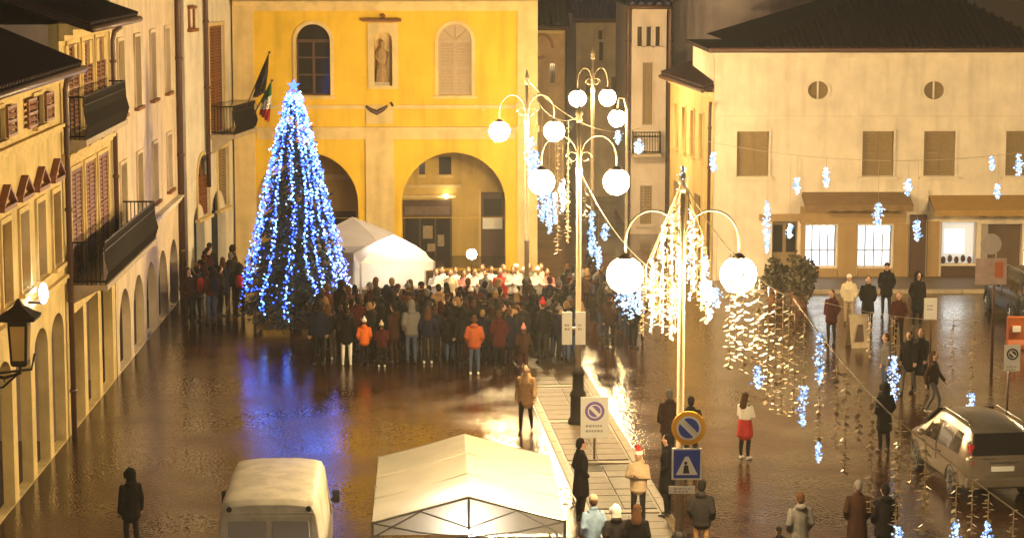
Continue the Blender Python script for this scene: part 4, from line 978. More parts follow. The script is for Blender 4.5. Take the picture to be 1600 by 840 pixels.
def wheel(t, x, y, r, w=.2):
    m=MB(); k=18; fr=Frame((x,y,r),(0,1,0))
    m.rings([[(x+a,y+rr*math.cos(2*math.pi*j/k),r+rr*math.sin(2*math.pi*j/k)) for j in range(k)] for a,rr in ((-w/2,r*.8),(-w/2,r*.94),(-w/2+.03,r),(w/2-.03,r),(w/2,r*.94),(w/2,r*.8))])
    wo=local_build(m,'wheel',RUBBER,t,True)
    s=1 if x>0 else -1; m=MB()
    m.rings([[(x+s*a,y+rr*math.cos(2*math.pi*j/k),r+rr*math.sin(2*math.pi*j/k)) for j in range(k)] for a,rr in ((w/2-.01,r*.66),(w/2+.008,r*.64),(w/2-.004,r*.5),(w/2-.004,r*.12))])
    for j in range(5):
        a=j*2*math.pi/5; m.tube([(x+s*(w/2+.01),y+r*.1*math.cos(a),r+r*.1*math.sin(a)),(x+s*(w/2+.01),y+r*.6*math.cos(a),r+r*.6*math.sin(a))],.035,5)
    local_build(m,'rim',RIM,wo,False)
# --- white van
vr=ground(420,787,2.28); vf=ground(441,706,2.28); hd=vf-vr
van=thing('white_van','white panel van with pale rear windows parked beside the market tent','van',(vr.x,vr.y,0),-math.atan2(hd.x,hd.y))
VANP=mat('dusty white van paint',(0.66,0.60,0.50),.45,var=.26,scale=2.6,stain=.25)
V=Car([(0,.42,.86,1.25,.93,2.24,.82),(.10,.38,.92,1.25,.97,2.33,.85),(.6,.36,.95,1.25,.985,2.36,.86),(2.4,.36,.95,1.25,.985,2.36,.86),(3.45,.36,.95,1.25,.985,2.32,.85),(3.75,.36,.95,1.25,.98,2.22,.80),(4.35,.38,.94,1.22,.96,1.62,.74),(4.62,.4,.93,1.12,.93,1.28,.72),(5.05,.42,.88,.95,.86,1.08,.66),(5.2,.5,.7,.8,.7,.9,.5)])
bd=local_build(V.body(MB()),'body',VANP,van,True,.012)
for s in (-1,1):
    for y in (1.0,4.2): wheel(van,s*.88,y,.33)
    m=MB(); x0_,x1_=(.015,.80) if s>0 else (-.80,-.015)
    m.hexa([(x0_,-.02,.55),(x1_,-.02,.55),(x1_,.06,.55),(x0_,.06,.55),(x0_*.97,-.005,2.06),(x1_*.97,-.005,2.06),(x1_*.97,.1,2.06),(x0_*.97,.1,2.06)]); dr_=local_build(m,'rear_door',VANP,van,False,.012)
    x0_,x1_=(.05,.735) if s>0 else (-.735,-.05)
    m=MB(); m.hexa([(x0_,-.034,1.32),(x1_,-.034,1.32),(x1_,0,1.32),(x0_,0,1.32),(x0_*.98,-.026,1.98),(x1_*.96,-.026,1.98),(x1_*.96,.0,1.98),(x0_*.98,.0,1.98)]); local_build(m,'rear_window',mat('frosted van glass',(0.42,0.40,0.40),.25),dr_,False,.02)
    m=MB(); m.bx(min(s*.81,s*.9),max(s*.81,s*.9),-.012,.1,.85,1.22); local_build(m,'tail_light',REDL,van,False,.01)
    m=MB(); m.tube([(s*.70,-.02,2.19),(s*.70,.1,2.19)],.05,10); local_build(m,'marker_lamp',TRIM,van)
    m=MB(); m.bx(min(s*.98,s*1.16),max(s*.98,s*1.12),3.86,3.98,1.36,1.60); m.tube([(s*.9,3.9,1.4),(s*1.02,3.92,1.42)],.03,6); local_build(m,'wing_mirror',TRIM,van,False,.02)
    local_build(V.glass(s,3.1,4.3,.06,.8,3.1,3.9),'side_window',DARKGL,van)
    m=MB(); m.bx(min(s*.55,s*.82),max(s*.55,s*.82),4.98,5.1,.78,1.0); local_build(m,'headlight',CLEARL,van,False,.03)
m=MB(); m.quad([(-.78,3.80,2.17),(.78,3.80,2.17),(.82,4.5,1.42),(-.82,4.5,1.42)]); o=local_build(m,'windscreen',DARKGL,van)
local_build(MB().bx(-.9,.9,-.1,.08,.40,.56),'rear_bumper',TRIM,van,False,.03)
local_build(MB().bx(-.26,.26,-.036,-.02,.7,.81),'number_plate',PLATE,van)
local_build(MB().bx(-.8,.8,-.015,.05,2.09,2.13),'rear_gutter',VANP,van,False,.01)
# --- silver family car
def mpv(label,x,y,rz,paint,glass):
    t=thing('parked_car',label,'car',(x,y,0),rz)
    C=Car([(0,.42,.72,.98,.76,1.05,.72),(.04,.34,.80,.98,.84,1.12,.74),(.22,.28,.85,1.0,.88,1.52,.66),(.5,.26,.87,1.0,.89,1.64,.66),(1.6,.26,.88,.98,.9,1.68,.67),(2.5,.26,.88,.96,.9,1.64,.66),(3.35,.27,.88,.94,.88,1.14,.70),(3.9,.3,.86,.86,.84,.98,.66),(4.25,.36,.76,.72,.74,.8,.56),(4.34,.45,.6,.62,.6,.68,.4)])
    local_build(C.body(MB()),'body',paint,t,True,.01)
    for s in (-1,1):
        for yy in (.85,3.45): 
            wheel(t,s*.80,yy,.31,.2)
            m=MB(); m.tube([(s*.885,yy+.38*math.cos(math.pi*k/10),.32+.38*math.sin(math.pi*k/10)) for k in range(11)],.03,5); local_build(m,'wheel_arch',TRIM,t)
        for k,(a,b,at,bt) in enumerate(((.42,.95,.55,.98),(1.02,1.85,1.05,1.85),(1.93,3.0,1.93,2.55))):
            local_build(C.glass(s,a,b,.08,.95,at,bt),'side_window',glass,t)
        m=MB(); m.tube([C.side(s,1.86,-.0,.012)+Vector((0,0,-.35)),C.side(s,1.88,0,.012),C.side(s,1.88,.95,.012)],.01,4); local_build(m,'door_seam',TRIM,t)
        for yh in (1.55,2.7): local_build(MB().bx(min(s*.89,s*.93),max(s*.89,s*.93),yh,yh+.2,.84,.87),'door_handle',TRIM,t)
        m=MB(); m.hexa([(s*.66,-.02,.88),(s*.80,.02,.88),(s*.80,.2,.88),(s*.66,.1,.88),(s*.62,.06,1.3),(s*.73,.1,1.3),(s*.73,.26,1.3),(s*.62,.2,1.3)]); local_build(m,'tail_light',REDL,t,False,.015)
        m=MB(); m.hexa([(s*.5,4.05,.68),(s*.78,3.95,.68),(s*.78,3.8,.68),(s*.5,3.9,.68),(s*.5,4.02,.84),(s*.76,3.92,.84),(s*.76,3.8,.86),(s*.5,3.85,.88)]); local_build(m,'headlight',CLEARL,t)
        m=MB(); m.ball((s*.99,2.75,1.05),(.1,.06,.08),5,8); m.tube([(s*.86,2.75,1.0),(s*.95,2.75,1.03)],.025,5); local_build(m,'wing_mirror',paint,t,True)
        m=MB(); m.tube([(s*.60,.5,1.655),(s*.6,.6,1.72),(s*.61,2.2,1.73),(s*.6,2.35,1.67)],.018,6); local_build(m,'roof_rail',RIM,t,True)
    m=MB(); m.hexa([(-.70,-.012,1.07),(.70,-.012,1.07),(.70,.06,1.07),(-.70,.06,1.07),(-.60,.172,1.53),(.60,.172,1.53),(.60,.25,1.53),(-.60,.25,1.53)]); local_build(m,'rear_window',glass,t,False,.02)
    m=MB(); m.quad([(-.66,2.56,1.625),(.66,2.56,1.625),(.74,3.30,1.19),(-.74,3.30,1.19)]); o=local_build(m,'windscreen',glass,t); so_=o.modifiers.new('t','SOLIDIFY'); so_.thickness=.03; so_.offset=0
    local_build(MB().bx(-.83,.83,-.07,.1,.36,.58),'rear_bumper',paint,t,False,.04)
    local_build(MB().bx(-.26,.26,-.012,.02,.72,.83),'number_plate',PLATE,t)
    m=MB(); m.tube([(-.5,-.0,1.0),(-.2,-.03,1.0)],.012,4); m.bx(-.3,.3,-.02,.03,.9,.93); local_build(m,'tailgate_trim',RIM,t)
    return t
SILV=mat('wet silver car paint',(0.26,0.21,0.16),.3,var=.1,scale=5,metal=.5); DARKP=mat('dark car paint',(0.03,0.03,0.035),.25,metal=.3)
cg=ground(1493,772); car1=mpv('silver estate car with dark windows and roof rails seen from behind',cg.x+.83,cg.y-.85,R(6),SILV,DARKGL)
cg2=ground(1588,508); car2=mpv('dark car mostly out of view beyond the orange barrier',cg2.x+.85,cg2.y-.4,R(4),DARKP,DARKGL)

# ================================================================== SIGNS
def sign_post(t,x,y,h,m=GALV,r=.03):
    q=MB(); q.tube([(x,y,0),(x,y,h)],r,8); q.ball((x,y,h),(r*1.1,r*1.1,.02),4,8); return q.build('pole',m,t,True)
def no_parking(fr,u,v,r,w,par,rim=YEL,ring=None,k=28):
    """round sign: rim, disc, slanting bar"""
    d=MB().disc(fr,u,v,r,w,w+.02,k).build('sign_face',rim,par)
    MB().disc(fr,u,v,r*.72,w+.0205,w+.024,k).build('disc',WHITE,d)
    hm=MB(); c=math.cos(R(45)); 
    for s in (-1,1):
        pts=[]
        for j in range(13):
            a=R(135)+ (0 if s>0 else math.pi) + R(18)+ R(144)*j/12
            pts.append((u+r*.60*math.cos(a),v+r*.60*math.sin(a)))
        hm.rings([[fr.P(a,b,ww) for a,b in pts] for ww in (w+.0245,w+.028)])
    hm.build('emblem',ring or BLUE,d)
    return d
def textlines(fr,u,v,wd,n,dy,w,par,m=GREYT):
    """rows of small print too blurred to read"""
    rn=random.Random(int(abs(u*100))); q=MB()
    for i in range(n):
        x=u-wd/2
        while x<u+wd/2-.03:
            l=rn.uniform(.02,.07); q.box(fr,x,min(x+l,u+wd/2),v-i*dy,v-i*dy+dy*.45,w,w+.002); x+=l+.02
    tag(q.build('print',m,par),kind='stuff')
# on lamp A
FA=Frame((PA.x,PA.y-.12,0),(1,0,0)); p=at_y(1076,668,PA.y-.12)
s1=thing('round_sign','round no parking sign with amber rim strapped to the street lamp pole','road sign',tuple(p))
no_parking(FA,p.x-PA.x,p.z,.31,.0,s1); MB().box(FA,p.x-PA.x-.12,p.x-PA.x+.1,p.z-.03,p.z+.03,-.1,-.001).build('clamp',GALV,s1)
p=at_y(1073,724,PA.y-.12); s2=thing('square_sign','square blue sign with white triangle below the round no parking sign','road sign',tuple(p)); u=p.x-PA.x
f=MB().box(FA,u-.27,u+.27,p.z-.29,p.z+.29,0,.02).build('sign_face',WHITE,s2); MB().box(FA,u-.24,u+.24,p.z-.26,p.z+.26,.0205,.023).build('blue_field',BLUE,f)
q=MB(); q.rings([[FA.P(u-.2,p.z-.2,w_),FA.P(u+.2,p.z-.2,w_),FA.P(u+.03,p.z+.14,w_),FA.P(u-.03,p.z+.14,w_)] for w_ in (.0235,.026)]); q.build('white_triangle',WHITE,f)
q=MB(); q.ball(FA.P(u-.02,p.z+.02,.027),(.03,.003,.035),4,8); q.rings([[FA.P(u-.07,p.z-.17,w_),FA.P(u+.05,p.z-.17,w_),FA.P(u+.02,p.z-.02,w_),FA.P(u-.05,p.z-.02,w_)] for w_ in (.0265,.028)]); q.build('walking_figure',BLACK,f)
MB().box(FA,u-.12,u+.1,p.z-.03,p.z+.03,-.1,-.001).build('clamp',GALV,s2)
p=at_y(1069,745,PA.y-.12); s3=thing('plate_sign','narrow white supplementary plate under the square blue sign','road sign',tuple(at_y(1064,757,PA.y-.12))); 
f=MB().box(FA,p.x-PA.x-.28,p.x-PA.x+.2,p.z-.30,p.z-.16,.0,.02).build('sign_face',WHITE,s3); textlines(FA,p.x-PA.x-.04,p.z-.22,.3,2,.05,.0205,f); MB().box(FA,p.x-PA.x-.12,p.x-PA.x+.1,p.z-.26,p.z-.2,-.1,-.001).build('clamp',GALV,s3)
# on lamp B: two panels
FB=Frame((PB.x,PB.y-.1,0),(1,0,0))
for x0_,x1_,w_ in ((878,894,'left'),(899,915,'right')):
    A_=FB.px(x0_,538); B_=FB.px(x1_,487); um=(A_[0]+B_[0])/2
    t=thing('notice_panel','narrow white notice panel on the '+('market tent' if w_=='left' else 'round sign')+' side of the walkway lamp pole','notice',tuple(FB.P(um,A_[1])),0,'paired white panels on the lamp pole')
    f=MB().box(FB,A_[0],B_[0],A_[1],B_[1],0,.02).build('panel_face',WHITE,t); textlines(FB,um,(A_[1]+B_[1])/2+.06,.12,2,.1,.0205,f,mat('brown print',(.3,.18,.08),.6))
    MB().box(FB,min(um,0),max(um,0),(A_[1]+B_[1])/2-.03,(A_[1]+B_[1])/2+.03,-.06,-.001).build('clamp',GALV,t)
# white no parking board on its own post
p=at_y(929,650,53.5); t=thing('no_parking_board','white board with violet no parking disc on a slim post','road sign',(p.x,p.y,0)); FN=Frame((p.x,p.y,0),(1,0,0))
A_=FN.px(907,683); B_=FN.px(951,619)
f=MB().box(FN,A_[0],B_[0],A_[1],B_[1],.03,.05).build('sign_face',WHITE,t); no_parking(FN,(A_[0]+B_[0])/2,B_[1]-.34,.23,.0505,f,PURPLE,PURPLE); 
textlines(FN,(A_[0]+B_[0])/2,A_[1]+.26,.42,2,.12,.0505,f); sign_post(t,p.x,p.y,B_[1]-.05)
# right hand signs
g_=ground(1549,582); t=thing('back_facing_sign','round sign and rectangular plate seen from behind on a dark post','road sign',(g_.x,g_.y,0)); FR=Frame((g_.x,g_.y,0),(1,0,0))
c_=FR.px(1548,381); MB().disc(FR,c_[0],c_[1],.3,.03,.05,26).build('round_plate',GREYS,t); A_=FR.px(1523,444); B_=FR.px(1573,403)
MB().box(FR,A_[0],B_[0],A_[1],B_[1],.03,.05).build('rectangular_plate',mat('pinkish sign back',(0.42,0.30,0.27),.5,var=.2,scale=5),t); sign_post(t,g_.x,g_.y,c_[1]+.2,DBROWN,.045)
q=MB(); q.box(FR,A_[0]+.55,B_[0]-.1,A_[1]+.2,B_[1]-.1,.0505,.053); q.build('red_mark',mat('rust red print',(.45,.12,.05),.6),t)
g_=ground(1573,652); t=thing('small_white_sign','small white sign with dark round emblem on a pale slim post','road sign',(g_.x,g_.y,0)); FR=Frame((g_.x,g_.y,0),(1,0,0))
A_=FR.px(1568,579); B_=FR.px(1594,538); f=MB().box(FR,A_[0],B_[0],A_[1],B_[1],.03,.05).build('sign_face',WHITE,t); um=(A_[0]+B_[0])/2; no_parking(FR,um,B_[1]-.24,.15,.0505,f,BLACK,BLACK); textlines(FR,um,A_[1]+.1,.25,2,.07,.0505,f); sign_post(t,g_.x,g_.y,B_[1]-.03)
g_=ground(1453,572); t=thing('blank_white_sign','plain white rectangular board on a thin post behind the walking pair','road sign',(g_.x,g_.y,0)); FR=Frame((g_.x,g_.y,0),(1,0,0))
A_=FR.px(1443,499); B_=FR.px(1464,465); f=MB().box(FR,A_[0],B_[0],A_[1],B_[1],.03,.05).build('sign_face',WHITE,t); textlines(FR,(A_[0]+B_[0])/2,B_[1]-.25,.2,2,.1,.0505,f); sign_post(t,g_.x,g_.y,B_[1]-.03,DBROWN)
# leaning sandwich board, orange barrier, shrub, rolled banner
g_=ground(1340,541); t=thing('sandwich_board','pale folding sandwich board standing near the silver car','sandwich board',(g_.x,g_.y,0),R(12))
for s in (-1,1):
    m=MB(); m.hexa([(-.3,s*.28,0),(.3,s*.28,0),(.3,s*.25,0),(-.3,s*.25,0),(-.3,s*.03,1.0),(.3,s*.03,1.0),(.3,s*.0,1.0),(-.3,s*.0,1.0)]); local_build(m,'panel',PLANK if s>0 else STONE,t)
m=MB(); m.hexa([(-.2,-.262,.2),(.1,-.262,.2),(.1,-.252,.2),(-.2,-.252,.2),(-.05,-.14,.7),(.1,-.14,.7),(.1,-.13,.7),(-.05,-.13,.7)]); local_build(m,'poster',DBROWN,t)
g_=ground(1586,545); t=thing('orange_barrier','orange plastic road barrier beside the small white sign','barrier',(g_.x,g_.y,0))
ORG=mat('orange plastic',(0.34,0.075,0.012),.5,var=.15,scale=5)
m=MB(); m.rings([[(x,y*w_,z) for x,y in ((-.27,-.2),(.27,-.2),(.27,.2),(-.27,.2))] for z,w_ in ((0,1),(.15,1),(.3,.55),(.9,.4),(1.0,.4))]); local_build(m,'body',ORG,t,False,.03)
for x in (0,): local_build(MB().bx(x-.12,x+.12,-.16,-.08,.55,.72),'reflector',WHITE,t)
def leaf_bush(name,label,p,r,h,col,n=900,pot=True):
    t=thing(name,label,'shrub',tuple(p)); rn=random.Random(int(p[0]*10))
    m=MB()
    for i in range(n):
        a=rn.uniform(0,6.283); z=rn.uniform(-1,1); rr=rn.random()**.35; s=math.sqrt(1-z*z); lump=1+.18*math.sin(a*3)+.12*math.sin(z*5+a)
        c=Vector((p[0]+r*rr*s*math.cos(a)*lump,p[1]+r*rr*s*math.sin(a)*lump,p[2]+h*.55+h*.48*z*rr*lump)); d1=Vector((rn.uniform(-1,1),rn.uniform(-1,1),rn.uniform(-1,1))).normalized()*.11; d2=d1.cross(Vector((rn.uniform(-1,1),rn.uniform(-1,1),rn.uniform(-1,1)))).normalized()*.06
        m.quad([c-d1,c+d2,c+d1,c-d2])
    m.build('foliage',col,t)
    m=MB(); m.tube([(p[0],p[1],p[2]+.3),(p[0]+.03,p[1],p[2]+h*.7)],[.05,.02],6); m.build('stem',DBROWN,t)
    m=MB(); m.lathe([(.24,0),(.32,.42),(.36,.44),(.36,.5),(.3,.5)],p,12); m.build('pot',mat('terracotta',(.25,.10,.05),.8,var=.2,scale=6),t)
LEAF=mat('dull evergreen leaf',(0.075,0.055,0.022),.6,var=.35,scale=7)
for x,y in ((1250,478),(1212,472)):
    g_=ground(x,y); leaf_bush('potted_shrub',('tall rounded potted evergreen beside the off white building door' if x==1250 else 'smaller potted evergreen between lamp and shop door'),(g_.x,g_.y,0),(.55 if x==1250 else .42),(1.7 if x==1250 else 1.4),LEAF)
pb,pt=ground(310,492),None; Y_=pb.y; t=thing('rolled_banner','white rolled cloth banner leaning beside the arcade','banner',tuple(pb)); tp_=at_y(293,416,Y_+.3)
m=MB(); m.tube([pb,pb.lerp(tp_,.3)+Vector((.05,0,0)),tp_],[.14,.11,.05],7); m.build('cloth',CANVAS,t,True); m=MB(); m.tube([pb,tp_+(tp_-pb)*.08],.025,6); m.build('pole',DBROWN,t)

# ================================================================== HANGING LIGHTS
def leaf_strand(m,top,length,rn,mi=0,size=1.0):
    size*=1.75; n=max(3,int(length/.04)); p=Vector(top); m.tube([p,p-Vector((0,0,length))],.006*size,3,mi,False)
    for i in range(n):
        c=p-Vector((0,0,length*(i+.5)/n)); a=i*1.9+rn.uniform(0,1); d=Vector((math.cos(a),math.sin(a),rn.uniform(-.9,.3))).normalized()*rn.uniform(.045,.085)*size; s=d.cross(Vector((0,0,1))).normalized()*0.026*size
        m.quad([c,c+d*.5+s,c+d,c+d*.5-s],mi)
def bulbs(m,top,length,rad,n,rn,r=.017,mi=0):
    for i in range(n):
        s=rn.random(); k=math.sin(math.pi*min(1,max(.12,s)))**.5
        m.octa(Vector(top)+Vector((rn.gauss(0,rad*.5)*k,rn.gauss(0,rad*.5)*k,-length*s)),rn.uniform(.7,1.25)*r,(2 if rn.random()<.38 and mi==0 else mi))
def cable(a,b,sag,n=14):
    a=Vector(a); b=Vector(b); return [a.lerp(b,i/n)-Vector((0,0,sag*4*(i/n)*(1-i/n))) for i in range(n+1)]
def on_path(pts,x):
    """point of a cable seen at photo column x"""
    best=None
    for a,b in zip(pts,pts[1:]):
        for k in range(8):
            p=a.lerp(b,k/8); d=p-CP; X=800+FPX*d.dot(_r)/d.dot(_f)
            if best is None or abs(X-x)<best[0]: best=(abs(X-x),p)
    return best[1]
def garland(name,label,pts,strands,group='light garlands',r=.012,seed=1):
    """strands: (x, y_end, kind[, lit_from_y]) in photo pixels, hanging straight down from the cable"""
    t=thing(name,label,'light garland',tuple(pts[0]),0,group); rn=random.Random(seed)
    m=MB(); m.tube(pts,r,5); m.build('cable',WIRE,t,True)
    for q in strands:
        p=on_path(pts,q[0]); ze=at_y(q[0],q[1],p.y).z; L_=p.z-ze
        if L_<=.05: continue
        if q[2]=='leaf':
            m=MB(); leaf_strand(m,p,L_,rn,0,q[3] if len(q)>3 else 1); tag(m.build('strand',TINSEL,t),kind='stuff')
        else:
            zl=at_y(q[0],q[3],p.y).z; sc=p.y/40.0; m=MB(); 
            if q[2]=='mix': leaf_strand(m,p,p.z-zl,rn,1)
            else: m.tube([p,Vector((p.x,p.y,zl))],.006,3,1,False)
            wd=q[4] if len(q)>4 else 12
            bulbs(m,Vector((p.x,p.y,zl)),zl-ze,wd*p.y/FPX*.7,int(26+ (zl-ze)*120),rn,.022*sc**.7); tag(m.build('lit_strand',[ICE,TINSEL,ICEB],t),kind='stuff')
    return t
topA=Vector((PA.x,PA.y,LT+.05)); topB=Vector((PB.x,PB.y,LT)); topC=Vector((PC.x,PC.y,LT))
n1=at_y(1240,466,38.5); n2=at_y(1388,643,35); n3=at_y(1640,835,33)
garland('light_garland','garland running from the lamp with round sign toward the right, golden strands close together',cable(topA,n1,.35),
  [(1141,575,'leaf'),(1150,560,'leaf'),(1163,582,'leaf'),(1186,608,'mix',572),(1179,560,'leaf'),(1201,625,'leaf'),(1213,640,'leaf'),(1224,648,'leaf'),(1233,600,'leaf'),(1110,500,'lit',440,12),(1120,480,'lit',450,14),(1102,470,'lit',400,10)],seed=3)
garland('light_garland','garland sagging low in front of the woman in red, strands ending in icy clusters',cable(n1,n2,.08),
  [(1257,665,'mix',602,12),(1243,650,'leaf'),(1282,600,'lit',520,12),(1282,722,'mix',690,8),(1322,745,'leaf'),(1364,800,'leaf'),(1308,700,'leaf'),(1343,690,'leaf')],seed=4)
garland('light_garland','lowest garland crossing above the couple in dark coats, icy clusters at the strand ends',cable(n2,n3,.05),
  [(1403,835,'leaf'),(1407,870,'mix',822,14),(1447,835,'leaf',1.3),(1494,860,'mix',812,12),(1545,862,'mix',815,11),(1583,850,'leaf'),(1425,760,'leaf'),(1520,835,'leaf')],seed=5)
nR=at_y(1640,232,62); nL=at_y(1065,212,64)
garland('light_garland','thin garland strung high before the white building, separate small icy tubes',cable(nL,nR,.5),
  [(1115,268,'lit',238,8),(1248,303,'lit',278,8),(1293,292,'lit',262,8),(1200,395,'lit',315,9),(1373,352,'lit',317,11),(1422,306,'lit',280,8),(1435,376,'lit',343,9),(1550,266,'lit',245,7),(1560,310,'lit',288,8),(1592,275,'lit',242,8),(1235,372,'lit',350,8)],r=.008,seed=6)
m1=at_y(1280,470,55); m2=at_y(1530,500,55)
garland('light_garland','garland with two icy clusters hanging before the silver car and walking pair',cable(m1,m2,.15),
  [(1398,636,'mix',556,14),(1520,660,'mix',614,12),(1490,600,'leaf'),(1360,560,'leaf')],r=.008,seed=7)
garland('light_garland','slanting garland between the first two walkway lamps, icy clusters near its middle',cable(topB-Vector((0,0,1.3)),topA-Vector((0,0,1.9)),.5),
  [(925,400,'lit',330,10),(935,420,'lit',385,9),(945,375,'lit',350,8),(915,350,'leaf'),(985,500,'lit',455,22),(975,480,'lit',450,18),(1000,490,'lit',452,14),(1006,525,'leaf')],seed=8)
garland('light_garland','garland between the crowd lamp and the notice panel lamp, bright icy clusters by the globes',cable(topC,topB,.55),
  [(829,270,'lit',215,12),(838,300,'lit',235,14),(848,345,'lit',290,12),(858,365,'lit',300,10),(868,350,'lit',300,9),(880,330,'lit',280,10),(872,395,'leaf'),(888,380,'leaf')],seed=9)
garland('light_garland','short garland over the street mouth with icy stars',cable(topC,at_y(1000,200,88),.7),
  [(905,185,'lit',150,12),(945,150,'lit',125,14),(955,160,'lit',135,10),(966,225,'lit',203,8),(1012,240,'lit',218,12)],seed=10)
# umbrella of strands hanging round the first lamp
t=thing('light_umbrella','cone of light strings hanging round the lamp with the round sign','light cluster',tuple(topA)); rn=random.Random(21)
for k,(x,yt,ye,kd) in enumerate([(1018,405,522,'lit'),(1027,395,500,'leaf'),(1036,352,520,'lit'),(1044,340,470,'leaf'),(1050,330,525,'lit'),(1057,320,500,'leaf'),(1062,315,515,'lit'),(1079,320,470,'lit'),(1084,335,455,'lit'),(1090,350,470,'leaf'),(1097,365,480,'leaf'),(1010,415,470,'leaf'),(1022,420,490,'leaf'),(1104,385,500,'leaf'),(1031,440,510,'leaf'),(1047,420,525,'leaf'),(1055,440,520,'lit')]):
    Yk=PA.y+(-.5 if k%2 else .45); a=at_y(x,yt,Yk); e=at_y(x,ye,Yk); m=MB(); m.tube([topA,a],.006,3,1,False)
    if kd=='leaf': leaf_strand(m,a,a.z-e.z,rn,1)
    else:
        m.tube([a,e],.006,3,1,False); bulbs(m,a,a.z-e.z,.06,int((a.z-e.z)*42),rn,.021)
    tag(m.build('lit_strand' if kd=='lit' else 'strand',[ICE,TINSEL,ICEB],t),kind='stuff')
m=MB(); bulbs(m,topA+Vector((0,0,.25)),.5,.12,40,rn,.018); tag(m.build('top_cluster',[ICE,ICE,ICEB],t),kind='stuff')
# ================================================================== PEOPLE
SKIN=mat('skin',(0.46,0.27,0.18),.6); SHOE=mat('dark shoe leather',(0.02,0.015,0.012),.5); EYE=mat('eye',(0.02,0.015,0.01),.2)
WSHOE=mat('white trainer',(0.7,0.68,0.64),.6)
def fuse(parts,name,voxel=.02,ratio=.4):
    """several tapered limbs grown into one continuous skin"""
    m=MB()
    for p in parts:
        if p[0]=='t': 
            pts=[Vector(q) for q in p[1]]; rd=list(p[2])
            sc=lambda r,k:(r[0]*k,r[1]*k) if isinstance(r,tuple) else r*k
            mx_=lambda r:max(r) if isinstance(r,tuple) else r
            d0=(pts[0]-pts[1]).normalized(); d1=(pts[-1]-pts[-2]).normalized()
            pts=[pts[0]+d0*mx_(rd[0])*.5]+pts+[pts[-1]+d1*mx_(rd[-1])*.5]; rd=[sc(rd[0],.55)]+rd+[sc(rd[-1],.55)]
            m.tube(pts,rd,10)
        else: m.ball(p[1],p[2],8,12)
    o=bpy.data.objects.new('tmp',m.mesh('tmp',SKIN)); COL.objects.link(o)
    r=o.modifiers.new('r','REMESH'); r.mode='VOXEL'; r.voxel_size=voxel
    s=o.modifiers.new('s','SMOOTH'); s.factor=.5; s.iterations=3
    d=o.modifiers.new('d','DECIMATE'); d.ratio=ratio
    me=evaluated(o,name)
    for p in me.polygons: p.use_smooth=True
    return me
ARMS={  # shoulder, elbow, wrist of the right arm and of the left arm (figure faces +y)
 'pockets':(((.168,-.005,1.395),(.242,-.06,1.12),(.20,.07,.97)),)*2,
 'hang':(((.168,-.005,1.395),(.218,-.03,1.12),(.232,.03,.86)),)*2,
 'folded':(((.168,-.005,1.395),(.235,.03,1.14),(.05,.22,1.20)),)*2,
 'phone':(((.168,-.005,1.395),(.235,.20,1.26),(.10,.34,1.52)),((.168,-.005,1.395),(.26,.05,1.13),(.06,.22,1.12))),
 'walk':(((.168,-.005,1.395),(.218,-.14,1.14),(.26,-.12,.89)),((.168,-.005,1.395),(.218,.06,1.13),(.25,.22,.93))),
}
def hand_mesh(m,wr,el,mi):
    """palm and five bent fingers following the forearm"""
    w=Vector(wr); d=(w-Vector(el)).normalized(); side=d.cross(Vector((0,1,0)) if abs(d.y)<.8 else Vector((1,0,0))).normalized(); nrm=side.cross(d)
    p=w+d*.05; m.rings([[p+d*a+side*(sx*wd)+nrm*(sy*.014) for sx,sy in ((-1,-1),(1,-1),(1,1),(-1,1))] for a,wd in ((-.06,.026),(-.02,.036),(.035,.04))],mi)
    for k,l in enumerate((.062,.074,.07,.055)):
        b=p+d*.03+side*(-.03+.02*k); m.tube([b,b+d*l*.5+nrm*.006,b+d*l*.9+nrm*.024],[.0095,.009,.007],5,mi)
    b=p-d*.005-side*.036; m.tube([b,b-side*.022+d*.03,b-side*.024+d*.055+nrm*.012],[.011,.010,.008],5,mi)
def mirror(p,s): return (p[0]*s,p[1],p[2])
BODY={}; COAT={}; HEADW={}
